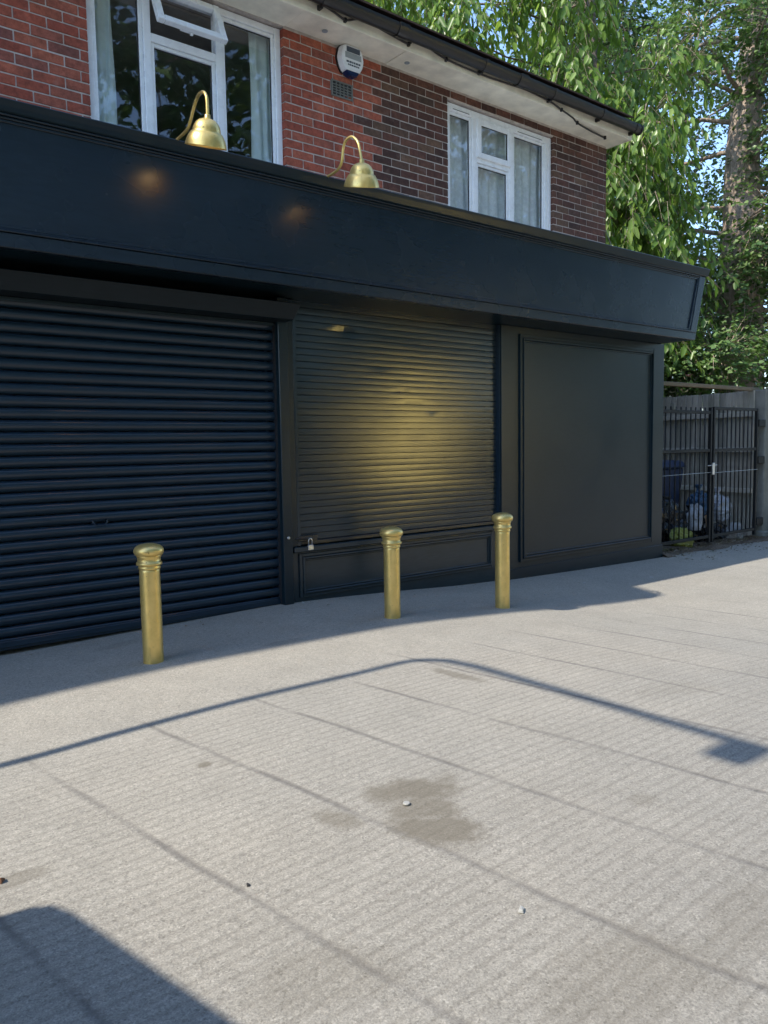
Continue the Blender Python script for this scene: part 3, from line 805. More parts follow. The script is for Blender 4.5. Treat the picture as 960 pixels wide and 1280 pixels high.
def shutter_middle():
    o = thing('roller_shutter', 'narrow charcoal roller shutter of flat slats beside the tall panel', 'roller shutter', (3.338, YS, 0))
    W_ = 5.645-3.338; pitch = .0520
    prof = [(.009, .0016), (.0016, .0018), (.0002, .0026), (.0, .012), (-.0002, .026), (.0, .042), (.0002, .0492), (.0016, .0500), (.009, .0502)]
    n = 40; z = .505; m = len(prof); k = 0
    while z < 2.365:
        V = []; F = []; ph, a1 = rnd.uniform(0, 6), rnd.uniform(-.012, .012)
        for i in range(n+1):
            x = W_*i/n; tilt = a1*.35 + .006*math.sin(x*3.1+ph); dy = .0012*math.sin(x*2.3+ph*1.7)
            for cx, cz, sx_, dep, tl in ((.52, 2.19, .16, .007, -.14), (.55, 2.13, .12, .004, .05), (1.12, 1.75, .10, .002, -.03), (1.26, 1.62, .16, .003, -.045), (1.5, 1.50, .08, .002, .03), (.85, 1.86, .2, .002, .03)):
                if abs(z+.025-cz) < .027:
                    w = math.exp(-((x-cx)/sx_)**2*2.2); dy += dep*w; tilt += tl*w
            for y, zz in prof: V.append((x, .03 + y + dy + tilt*(zz-.025), zz))
        for i in range(n):
            for j in range(m-1): F.append((i*m+j, (i+1)*m+j, (i+1)*m+j+1, i*m+j+1))
        s = mesh_obj('slat', V, F, M['flat'], o, False); s.location = (0, 0, z)
        z += pitch; k += 1
    b = MB(); b.box(0.002, W_-.002, .012, .05, .470, .503, .004); b.build('bottom_bar', M['black'], o)
    b = MB(); b.box(.01, .19, -.004, .011, .50, .546, .004); b.tube([(-.02, -.006, .525), (.14, -.006, .525)], .008, 8); b.build('slide_bolt', M['black'], o)
    b = MB(); b.lathe([(.008, 0), (.010, .002), (.006, .004)], 1.10, .026, 1.70, 10, Matrix.Rotation(R(90), 3, 'X')); b.build('keyhole', M['seal'], o)
    b = MB(); b.box(.0, .035, .0, .026, .466, 2.36, .003); b.build('guide_rail', M['flat'], o)
    return o
shutter_middle()

def padlock():
    o = thing('padlock', 'small steel padlock hanging on the slide bolt of the flat shutter', 'padlock', (3.438, YS-.03, .462))
    b = MB(); b.box(-.025, .025, -.012, .012, -.03, .012, .004); b.build('lock_body', M['steel'], o)
    b = MB(); b.tube([(-.016, 0, .010), (-.016, 0, .045), (-.010, 0, .058), (0, 0, .062), (.010, 0, .058), (.016, 0, .045), (.016, 0, .010)], .0045, 8); b.build('shackle', M['steel'], o)
padlock()

# ------------------------------------------------------------------ brass swan-neck lamps
def lamp(label, bx, pts, top, tilt, roll):
    by, bz = 4.79, 3.155
    o = thing('swan_neck_lamp', label, 'wall lamp', (bx, by, bz), group='brass lamps on the fascia')
    b = MB(); b.tube(smooth_path([(0, y-by, z-bz) for y, z in pts], 5), .0095, 12); b.build('arm', M['brass'], o)
    b = MB(); b.lathe([(.034, -.012), (.034, -.002), (.022, .012), (.012, .022)], -.03, .01, .004, 20); b.lathe([(.010, -.02), (.012, .0), (.006, .012)], -.055, .0, .012, 12); b.build('base_plate', M['steel'], o)
    # bell shade with a step half way
    R_ = (Matrix.Rotation(R(tilt), 3, 'X') @ Matrix.Rotation(R(roll), 3, 'Y'))
    out = [(.0135, .012), (.017, .008), (.017, -.008), (.026, -.011), (.046, -.018), (.063, -.032), (.074, -.050), (.080, -.068), (.0815, -.080), (.086, -.084), (.091, -.087), (.101, -.102), (.111, -.122), (.118, -.145), (.1205, -.158), (.1215, -.163)]
    inn = [(.1185, -.162), (.115, -.145), (.107, -.122), (.097, -.102), (.077, -.078), (.066, -.045), (.045, -.024), (.012, -.014)]
    b = MB(); b.lathe(out + inn, 0, 0, 0, 40, R_); sh = b.build('shade', M['brass'], o); sh.location = (0, top[0]-by, top[1]-bz)
    b = MB(); b.lathe([(.014, -.02), (.016, -.045), (.03, -.07), (.034, -.095), (.026, -.118), (.008, -.128)], 0, 0, 0, 20, R_); bu = b.build('bulb', M['bulb'], sh)
    return o
lamp('left brass swan neck lamp in front of the big upstairs window', 2.225,
     [(4.79, 3.158), (4.672, 3.163), (4.581, 3.175), (4.534, 3.211), (4.498, 3.255), (4.452, 3.299), (4.408, 3.321), (4.356, 3.316), (4.322, 3.285), (4.312, 3.245), (4.312, 3.165)], (4.313, 3.165), 18, -3)
lamp('right brass swan neck lamp tilted in front of the bare brick wall', 3.36,
     [(4.79, 3.156), (4.657, 3.161), (4.58, 3.178), (4.545, 3.222), (4.528, 3.297), (4.494, 3.337), (4.426, 3.341), (4.364, 3.289), (4.340, 3.221), (4.324, 3.155)], (4.322, 3.152), 16, -10)

# ------------------------------------------------------------------ brass bollards
def bollard(label, x, y, h, lean):
    z = gz(x, y)
    o = thing('bollard', label, 'bollard', (x, y, z), (R(lean[0]), R(lean[1]), rnd.uniform(0, 6)), 'brass coloured bollards along the shopfront')
    r = .0585
    b = MB(); b.lathe([(r*1.0, -.15), (r, -.002), (r*1.005, .3), (r*.995, h-.165), (r, h-.135)], n=40); b.build('shaft', M['brass'], o)
    b = MB(); b.lathe([(r*1.0, h-.150), (r*1.07, h-.147), (r*1.09, h-.138), (r*1.03, h-.131), (r*1.04, h-.127), (r*1.22, h-.124), (r*1.26, h-.116), (r*1.22, h-.108), (r*1.10, h-.105), (r*1.12, h-.085), (r*1.20, h-.074), (r*1.22, h-.068)], n=40); b.build('collar', M['brass'], o)
    b = MB(); b.lathe([(r*1.15, h-.070), (r*1.36, h-.064), (r*1.44, h-.052), (r*1.46, h-.042), (r*1.42, h-.031), (r*1.32, h-.022), (r*1.12, h-.012), (r*.85, h-.005), (r*.5, h-.001), (.004, h)], n=40); b.build('cap', M['brass'], o)
    if lean[2]:
        b = MB(); b.lathe([(.006, 0), (.006, .012)], 0, -r+.006, .09, 10, Matrix.Rotation(R(90), 3, 'X')); q = b.build('drain_hole', M['seal'], o)
    return o
BOL = [('leftmost brass bollard, by the wide navy shutter', 1.797, 4.387, .70, (0, .4, 1)),
       ('middle brass bollard, in front of the low panel below the flat shutter', 3.60, 4.36, .664, (0, 0, 0)),
       ('rightmost brass bollard, in front of the pier beside the tall panel', 4.66, 4.255, .765, (0, -.3, 0))]
for a in BOL: bollard(*a)

# ------------------------------------------------------------------ side gate, fence, post
YG = 5.25
def gate_leaf(label, x0, x1, top, rail_z, hinge_right):
    zb = -.02
    o = thing('gate_leaf', label, 'gate', (x0, YG, -.15), group='two leaves of the black side gate')
    L = x1-x0; Z = .15
    for a, b_ in ((0, .038), (L-.038, L)):
        s = MB(); s.box(a, b_, -.02, .02, zb+Z-.06, top+Z, .003); s.build('stile', M['blackmetal'], o)
    for z in (rail_z, 1.115, zb+.02):
        s = MB(); s.box(.039, L-.039, -.016, .016, z+Z-.02, z+Z+.02, .003); s.build('rail', M['blackmetal'], o)
    s = MB(); s.tube([(.0, -.022, .825+Z), (L, -.022, .832+Z)], .0035, 6); s.build('tie_rod', M['alarmgrey'], o)
    n = int(round((L-.076)/.113))
    bar = None
    for i in range(1, n):
        x = .038 + (L-.076)*i/n
        if bar is None:
            s = MB(); s.tube([(0, 0, zb+Z+.03), (0, 0, top+Z-.005)], .0085, 8); bar = s.build('bar', M['blackmetal'], o); c = bar
        else:
            c = bar.copy(); COL.objects.link(c)
        c.location = (x, 0, 0)
    if hinge_right:
        for z in (1.47, .96, .1):
            s = MB(); s.box(L, L+.19, -.03, .03, z+Z-.05, z+Z+.05, .006); s.build('hinge', M['blackmetal'], o)
        s = MB(); s.tube([(.5, -.02, top+Z), (.5, -.02, top+Z+.02)], .012, 8); s.build('finial', M['concrete'], o)
    else:
        s = MB(); s.box(L-.02, L+.035, -.045, -.022, .80+Z, .955+Z, .005); s.tube([(L-.13, -.034, .92+Z), (L+.1, -.034, .925+Z)], .006, 8); s.build('latch', M['steel'], o)
        s = MB(); s.box(.30, .33, -.03, .03, rail_z+.02+Z, rail_z+.10+Z, .005); s.build('stop_block', M['concrete'], o)
    return o
gate_leaf('left leaf of black barred metal gate, next to the navy pier', 8.475, 9.695, 1.665, 1.60, False)
gate_leaf('right leaf of black barred metal gate, hung on the concrete post', 9.735, 10.93, 1.672, 1.655, True)

def gate_post():
    o = thing('gate_post', 'grey concrete post holding the right gate leaf', 'post', (11.16, 5.32, -.3))
    b = MB(); b.box(-.03, .14, -.09, .10, 0, 2.24, .012); b.build('shaft', M['concrete'], o)
    b = MB(); b.box(-.05, .20, -.12, .13, 0, .25, .02); b.build('footing', M['concrete'], o)
gate_post()
b = MB(); b.hexa([(-.16,-.12,-.15),(.42,-.10,-.15),(.42,.12,-.15),(-.16,.12,-.15),(-.12,-.10,.43),(.40,-.1,.40),(.40,.1,.40),(-.12,.1,.43)], .03)
tag(b.build('concrete_block', M['concrete']), 'broken grey concrete block at the foot of the gate post', 'block').location = (11.45, 5.22, -.15)
b = MB(); b.box(8.46, 11.28, -.03, .03, 1.925, 1.975, .006)
tag(b.build('timber_beam', M['beam']), 'brown timber beam spanning above the side gate', 'beam').location = (0, 5.42, 0)

def fence():
    o = thing('board_fence', 'grey weathered close board fence behind the barred gate', 'fence', (11.095, 5.36, -.2))
    d = Vector((.33, 1.55, 0)).normalized(); nrm = Vector((-d.y, d.x, 0)); ang = math.atan2(d.y, d.x)
    n = 42; meshes = []
    for k in range(4):
        s = MB(); j = rnd.uniform(-.006, .006)
        s.hexa([(0, 0, 0), (.108, -.004, 0), (.108, .009, 0), (0, .018, 0), (0, 0, 2.13+j), (.108, -.004, 2.13+j), (.108, .009, 2.13+j), (0, .018, 2.13+j)], .002)
        bmesh.ops.recalc_face_normals(s.bm, faces=s.bm.faces[:]); me = bpy.data.meshes.new('board'); s.bm.to_mesh(me); s.bm.free(); me.materials.append(M['fence']); meshes.append(me)
    for i in range(n):
        q = bpy.data.objects.new('board', meshes[rnd.randrange(4)]); link(q, o)
        p = d*(i*.1005) + nrm*(-.012 if i % 2 else 0) * 0
        q.location = (p.x, p.y, rnd.uniform(-.003, .003)); q.rotation_euler = (rnd.uniform(-.004, .004), 0, ang - .10 + rnd.uniform(-.02, .02))
    for z in (.72, 1.30, 1.80):
        s = MB(); s.box(0, n*.1005, .022, .075, z-.035, z+.035, .006); q = s.build('rail', M['fence'], o); q.rotation_euler = (0, 0, ang); q.location = (0, 0, 0)
fence()

# ------------------------------------------------------------------ rubbish behind the gate
def blob(name, label, cat, loc, size, mat, seed, neck=True, group=None, rot=0.):
    o = thing(name, label, cat, loc, (0, 0, rot), group)
    bm = bmesh.new(); bmesh.ops.create_icosphere(bm, subdivisions=4, radius=1.0)
    r = random.Random(seed); dirs = [(Vector((r.gauss(0,1), r.gauss(0,1), r.gauss(0,.7))).normalized(), r.uniform(.8, 1), r.uniform(-.16, .10)) for _ in range(26)]
    from mathutils import noise as mn
    for v in bm.verts:
        p = v.co.copy(); k = 1.0
        for dv, wd, am in dirs:
            t = max(0, p.dot(dv) - .55)/.45; k += am*t*t
        k += .22*mn.noise(p*2.4+Vector((seed, 0, 0))) - .20*abs(mn.noise(p*4.5+Vector((0, seed, 0)))) - .09*abs(mn.noise(p*11)) + .04*mn.noise(p*19)
        q = p*k; q.z = max(q.z, -.72)
        v.co = (q.x*size[0], q.y*size[1], (q.z+.72)*size[2])
    me = bpy.data.meshes.new('sack'); bm.to_mesh(me); bm.free(); me.materials.append(mat)
    link(bpy.data.objects.new('sack', me), o)
    if neck:
        b = MB(); h = 1.62*size[2]; b.lathe([(.05, h-.05), (.03, h), (.022, h+.02), (.05, h+.06), (.065, h+.085)], 0, 0, 0, 9); b.build('tied_neck', mat, o)
    return o
bagk = plain('black_bag', (.012, .013, .016), .28, vary=.2, bump=.5, bscale=30); bagw = plain('white_bag', (.36, .38, .42), .4, vary=.25, bump=.5, bscale=26)
bagy = plain('yellow_bag', (.19, .20, .03), .45, vary=.12, bump=.4, bscale=26); bagb = plain('blue_bag', (.025, .075, .15), .4, vary=.15, bump=.4, bscale=26)
bagg = plain('grey_bag', (.24, .24, .235), .5, vary=.2, bump=.4, bscale=26)
def rubbish():
    o = thing('wheelie_bin', 'dark blue wheelie bin among rubbish behind the gate', 'bin', (10.02, 6.42, -.16), (0, 0, R(6)))
    navyp = plain('bin_plastic', (.018, .035, .085), .45, vary=.15)
    b = MB(); b.hexa([(-.36,-.30,.06),(.36,-.30,.06),(.36,.30,.06),(-.36,.30,.06),(-.46,-.38,1.02),(.46,-.38,1.02),(.46,.38,1.02),(-.46,.38,1.02)], .02); b.build('body', navyp, o)
    b = MB(); b.hexa([(-.49,-.42,1.024),(.49,-.42,1.024),(.49,.41,1.024),(-.49,.41,1.024),(-.45,-.36,1.12),(.45,-.36,1.12),(.45,.38,1.14),(-.45,.38,1.14)], .02); b.build('lid', navyp, o)
    for x in (-.33, .33):
        b = MB(); b.lathe([(.03, -.03), (.09, -.03), (.10, -.015), (.10, .015), (.09, .03), (.03, .03)], x, .26, .10, 18, Matrix.Rotation(R(90), 3, 'Y')); b.build('wheel', M['rubber'], o)
    b = MB(); b.tube([(-.3, .43, 1.0), (-.3, .47, 1.03), (.3, .47, 1.03), (.3, .43, 1.0)], .014, 8); b.build('handle', navyp, o)
    g = 'rubbish bags behind the gate'
    blob('rubbish_bag', 'big black bag slumped before the blue bin', 'rubbish bag', (9.55, 5.78, -.16), (.34, .26, .36), bagk, 3, True, g)
    blob('rubbish_bag', 'black bag behind the gate latch stile', 'rubbish bag', (10.05, 5.72, -.16), (.24, .22, .27), bagk, 5, True, g)
    blob('rubbish_bag', 'black bag leaning on the fence under the blue sack', 'rubbish bag', (10.52, 5.60, -.17), (.26, .17, .16), bagk, 8, False, g)
    blob('rubbish_bag', 'yellow bag lying low behind the left gate leaf', 'rubbish bag', (9.34, 5.44, -.15), (.26, .13, .17), bagy, 11, False, g)
    blob('rubbish_bag', 'crumpled white bag against the fence behind the right gate leaf', 'rubbish bag', (10.78, 5.72, .09), (.27, .19, .24), bagw, 13, True, g)
    blob('rubbish_bag', 'small pale grey bag on the ground by the concrete post', 'rubbish bag', (10.72, 5.42, -.17), (.21, .12, .16), bagg, 17, False, g)
    blob('rubbish_bag', 'blue sack on top of the pile beside the fence', 'rubbish bag', (10.50, 5.86, .18), (.17, .15, .22), bagb, 19, True, g)
    blob('rubbish_bag', 'torn white and dark bag between bin and gate stile', 'rubbish bag', (9.83, 5.52, .05), (.13, .12, .22), bagw, 23, False, g)
    o = thing('cardboard_box', 'flattened brown cardboard box standing among the rubbish bags', 'cardboard box', (10.12, 5.45, -.16), (R(-8), R(4), R(20)))
    b = MB(); b.box(-.10, .10, -.02, .02, 0, .40, .003); b.build('panel', plain('cardboard', (.30, .20, .12), .85), o)
    b = MB(); b.box(-.10, .10, -.024, -.021, .33, .36); b.build('tape', M['soffit'], o)
rubbish()

def litter():
    # bank of soil and leaves along the gate's foot
    V = []; F = []; nx, ny = 60, 8
    for j in range(ny+1):
        for i in range(nx+1):
            x = 8.46 + 2.9*i/nx; v = j/ny; y = 5.10 + .75*v + .05*math.sin(x*5) - .16*(x-8.46)/2.9*0
            h = .035*math.sin(math.pi*min(v*1.4, 1))*(.7+.5*math.sin(x*9+1)) + rnd.uniform(0, .012)
            V.append((x, y, gz(x, y) + (.0 if j in (0, ny) else .006 + h) - (.02 if j in (0, ny) else 0)))
    for j in range(ny):
        for i in range(nx): q = j*(nx+1)+i; F.append((q, q+1, q+nx+2, q+nx+1))
    tag(mesh_obj('leaf_litter', V, F, M['soil'], None, True), kind='stuff')
    V = []; F = []
    for k in range(1100):
        x = rnd.uniform(8.5, 11.6); y = rnd.gauss(5.28, .12) if rnd.random() < .8 else rnd.uniform(4.7, 5.4)
        z = gz(x, y) + .02 + (.025 if y > 5.15 else -.012); a = rnd.uniform(0, 6.3); s = rnd.uniform(.010, .026); n = len(V)
        for dx, dy in ((1, 0), (0, .5), (-1, 0), (0, -.5)):
            V.append((x+s*(dx*math.cos(a)-dy*math.sin(a)), y+s*(dx*math.sin(a)+dy*math.cos(a)), z+rnd.uniform(-.004, .008)))
        F.append((n, n+1, n+2, n+3))
    for k in range(170):
        x = rnd.uniform(1.3, 8.4); y = 5.15 - abs(rnd.gauss(0, .045)) if rnd.random() < .7 else rnd.uniform(4.5, 5.1)
        z = gz(x, y) + .004; a = rnd.uniform(0, 6.3); q = rnd.uniform(.004, .012); n = len(V)
        for dx, dy in ((1, 0), (0, .6), (-1, 0), (0, -.6)):
            V.append((x+q*(dx*math.cos(a)-dy*math.sin(a)), y+q*(dx*math.sin(a)+dy*math.cos(a)), z+rnd.uniform(0, .006)))
        F.append((n, n+1, n+2, n+3))
    tag(mesh_obj('dry_leaves', V, F, mat_leaf('dry_leaf', [(0., (.10, .06, .03)), (.5, (.17, .11, .06)), (.8, (.10, .09, .03)), (1., (.34, .30, .24))], .1), None), kind='stuff')
litter()

def bits():
    spots = [(1.713, 2.014, .0115, 'ring', 'pale flattened bottle cap on the dark oil stain'), (1.545, 1.345, .014, 'chip', 'white chip of stone lying alone in the near right concrete'),
             (1.062, 1.965, .008, 'dark', 'small black pebble near the foreground shadow'), (4.1, 5.02, .014, 'chip', 'white scrap by the foot of the low panel'), (3.33, 5.13, .020, 'chip', 'pale scrap at the foot of the post between the shutters'),
             (3.20, 4.93, .024, 'paper', 'flat white paper scrap on the shaded paving near the post'), (6.35, 4.72, .022, 'paper', 'small paper scrap in shade before the tall panel'), (7.25, 4.55, .030, 'paper', 'larger paper scrap in shade near the building corner'),
             (5.55, 4.55, .014, 'chip', 'tiny white chip in shade beside the right bollard'), (.515, 2.49, .012, 'leaf', 'curled brown leaf at the left edge of the forecourt')]
    mw = plain('white_scrap', (.29, .29, .27), .7, vary=.1)
    for x, y, s, kind, lab in spots:
        z = gz(x, y)
        if kind == 'ring':
            b = MB(); b.lathe([(s*.5, .002), (s, .001), (s*1.08, .005), (s*.95, .009), (s*.55, .006)], n=18); o = b.build('bottle_cap', mw)
        elif kind == 'leaf':
            b = MB(); b.hexa([(-s,-.010,0),(s,-.014,0),(s,.012,.0),(-s,.016,0),(-s,-.012,.012),(s*.9,-.012,.02),(s,.010,.006),(-s*.9,.016,.004)], .001); o = b.build('fallen_leaf', plain('brown_leaf', (.13, .06, .03), .8))
        else:
            b = MB(); t = .003 if kind == 'paper' else s*.7
            b.hexa([(-s, -s*.5, 0), (s*.9, -s*.65, 0), (s, s*.5, 0), (-s*.7, s*.6, 0), (-s*.8, -s*.3, t), (s*.6, -s*.5, t*.8), (s*.8, s*.3, t), (-s*.5, s*.5, t*.6)], s*.1); o = b.build({'chip': 'stone_chip', 'dark': 'pebble', 'paper': 'paper_scrap'}[kind], M['rubber'] if kind == 'dark' else mw)
        o.location = (x, y, z+.001); o.rotation_euler = (0, 0, rnd.uniform(0, 6)); tag(o, lab, {'ring': 'bottle cap', 'leaf': 'leaf', 'chip': 'stone', 'dark': 'pebble', 'paper': 'litter'}[kind])
bits()

# ------------------------------------------------------------------ trees
def leaf_template(width, fold, droop):
    w = width
    return np.array([(0,0,0), (.30,w,fold), (.72,w*.72,fold*.8-droop*.5), (1,0,-droop), (.72,-w*.72,fold*.8-droop*.5), (.30,-w,fold)], float)
LF = [(0,1,2,3), (0,3,4,5)]
def leaf_mesh(name, pos, axis, nrm, length, mat, width=.26, fold=.06, droop=.08, shape=None):
    """one mesh of many small folded leaves; axis = along the leaf, nrm = its upper side"""
    n = len(pos); T = leaf_template(width, fold, droop)
    ax = axis/np.linalg.norm(axis, axis=1, keepdims=True)
    b = np.cross(nrm, ax); b /= np.maximum(np.linalg.norm(b, axis=1, keepdims=True), 1e-6); c = np.cross(ax, b)
    V = pos[:, None, :] + length[:, None, None]*(T[None, :, 0:1]*ax[:, None, :] + T[None, :, 1:2]*b[:, None, :] + T[None, :, 2:3]*c[:, None, :])
    V = V.reshape(-1, 3).astype(np.float32)
    F = (np.array(LF, np.int32)[None] + (np.arange(n, dtype=np.int32)*6)[:, None, None]).reshape(-1)
    me = bpy.data.meshes.new(name); me.vertices.add(len(V)); me.vertices.foreach_set('co', V.ravel())
    me.loops.add(len(F)); me.loops.foreach_set('vertex_index', F)
    me.polygons.add(n*2); me.polygons.foreach_set('loop_start', np.arange(0, n*8, 4, dtype=np.int32))
    me.update(calc_edges=True); me.materials.append(mat)
    return me

def unit(v): return v/np.maximum(np.linalg.norm(v, axis=-1, keepdims=True), 1e-9)

def sprays(centres, radii, n_twigs, per, tw_len, leaf_len, down, rg, out=None):
    """leaves alternate along drooping twigs that spring from clump surfaces"""
    P = []; A = []; N = []; L = []
    segs = []
    k = len(centres); wts = np.array([r**2 for r in radii]); wts = wts/wts.sum()
    idx = rg.choice(k, n_twigs, p=wts)
    for i in range(n_twigs):
        c = np.array(centres[idx[i]]); r = radii[idx[i]]
        d = unit(rg.normal(size=3)*np.array([1, 1, .8])); start = c + d*r*rg.uniform(.35, 1.0)
        td = unit(d*np.array([1, 1, .3]) + rg.normal(size=3)*.35 + np.array([0, 0, -down*.6]))
        ln = tw_len*rg.uniform(.6, 1.25); m = max(3, int(per*rg.uniform(.7, 1.2)))
        segs.append((start - d*r*.25, start, start + td*ln*.5 - np.array([0, 0, down*.35*ln*.25]), start + td*ln - np.array([0, 0, down*.35*ln])))
        side = unit(np.cross(td, [0, 0, 1.]) + 1e-6)
        for j in range(m):
            t = (j+.6)/m; p = start + td*ln*t + np.array([0, 0, -down*.35*ln*t*t])
            s = 1 if j % 2 else -1
            a = unit(td*.45 + side*s*.75 + np.array([0, 0, -down*rg.uniform(.6, 1.3)]) + rg.normal(size=3)*.22)
            nn = unit(np.array([0, 0, 1.]) + d*.55 + rg.normal(size=3)*.38)
            if rg.random() < .12: continue
            P.append(p + rg.normal(size=3)*.02); A.append(a); N.append(nn); L.append(leaf_len*(rg.uniform(.42, 1.0)**.8)*1.2)
    return np.array(P), np.array(A), np.array(N), np.array(L), segs

def limb_path(a, b, rg, bend=.15, n=7):
    a, b = np.array(a, float), np.array(b, float); off = rg.normal(size=3)*bend*np.linalg.norm(b-a)*.4
    return [tuple(a + (b-a)*t + off*math.sin(math.pi*t) + rg.normal(size=3)*.012*np.linalg.norm(b-a)) for t in np.linspace(0, 1, n)]

def tree(name, label, cat, base, trunk, trunk_r, clumps, leafmat, barkmat, n_twigs, per, tw, ll, down, seed, width=.26, singles=0, group=None):
    o = thing(name, label, cat, base, group=group); B = np.array(base); rg = np.random.default_rng(seed)
    b = MB(); rr = np.linspace(trunk_r, trunk_r*.35, len(trunk)); b.tube([tuple(np.array(p)-B) for p in smooth_path(trunk, 4)], list(np.linspace(trunk_r*1.15, trunk_r*.4, (len(trunk)-1)*4+1)), 14); b.build('trunk', barkmat, o)
    tp = [np.array(p) for p in smooth_path(trunk, 4)]
    for c, r in clumps:
        c = np.array(c); q = min(tp, key=lambda t: np.linalg.norm(t-c) + 2.2*max(0, t[2]-c[2]))
        d = np.linalg.norm(q-c)
        if d < .5: continue
        b = MB(); P = limb_path(q-B, c-B, rg); b.tube(P, list(np.linspace(max(.016, trunk_r*.12), .010, len(P))), 7); b.build('limb', barkmat, o)
    P, A, N, L, segs = sprays([c for c, r in clumps], [r for c, r in clumps], n_twigs, per, tw, ll, down, rg)
    if singles:
        cam = np.array([0, 0, CAM_H]); D = P - cam
        ya, pt = R(39.0358), R(4.8628); f = np.array([math.sin(ya)*math.cos(pt), math.cos(ya)*math.cos(pt), -math.sin(pt)]); r_ = np.array([math.cos(ya), -math.sin(ya), 0]); u = np.cross(r_, f)
        z = D@f; x = (D@r_)/z*984.8; y = -(D@u)/z*984.8
        az = D[:, 2]
        ok = (z > 1) & (x < 475) & (x > -30) & (y > -640) & (y < -300) & ((P[:, 0] > 9.0) | (P[:, 2] > 6.6)) & (x > 285) 
        order = np.argsort(np.where(ok, z/L, 1e9))[:singles]
        keep = np.ones(len(P), bool); keep[order] = False
        protos = [leaf_mesh('leaf', np.zeros((1, 3)), np.array([[1., 0, 0]]), np.array([[0, 0, 1.]]), np.ones(1), leafmat, width, .05+.02*k, .06+.05*k) for k in range(4)]
        for i in order:
            ax = Vector(A[i]).normalized(); bb = Vector(N[i]).cross(ax).normalized(); cc = ax.cross(bb)
            m = Matrix.Identity(4)
            for k in range(3): m[k][0], m[k][1], m[k][2], m[k][3] = ax[k]*L[i], bb[k]*L[i], cc[k]*L[i], P[i][k]-B[k]
            q = bpy.data.objects.new('leaf', protos[i % 4]); q.matrix_local = m; link(q, o)
        P, A, N, L = P[keep], A[keep], N[keep], L[keep]
    V = []; F = []
    for g in segs:
        n = len(V)
        for i, p in enumerate(g):
            w = (.007, .006, .004, .002)[i]
            for a in range(3): V.append((p[0]-B[0]+w*math.cos(a*2.094), p[1]-B[1]+w*math.sin(a*2.094), p[2]-B[2]))
        for i in range(3):
            for a in range(3): F.append((n+i*3+a, n+i*3+(a+1) % 3, n+i*3+3+(a+1) % 3, n+i*3+3+a))
    tag(mesh_obj('twigs', V, F, barkmat, o), kind='stuff')
    q = bpy.data.objects.new('crown', leaf_mesh('crown', P-B, A, N, L, leafmat, width)); link(q, o); tag(q, kind='stuff')
    return o

def scatter(rg, box, n, rmin, rmax, keep=None):
    out = []
    while len(out) < n:
        c = [rg.uniform(*box[k]) for k in range(3)]
        if keep is None or keep(c): out.append((tuple(c), rg.uniform(rmin, rmax)))
    return out

def open_gap(cl):
    def ok(c):
        az = math.degrees(math.atan2(c[0], c[1])); el = math.degrees(math.atan2(c[2]-CAM_H, math.hypot(c[0], c[1])))
        return not (46.6 < az < 50.2 and el > 22.5)
    return [q for q in cl if ok(q[0])]

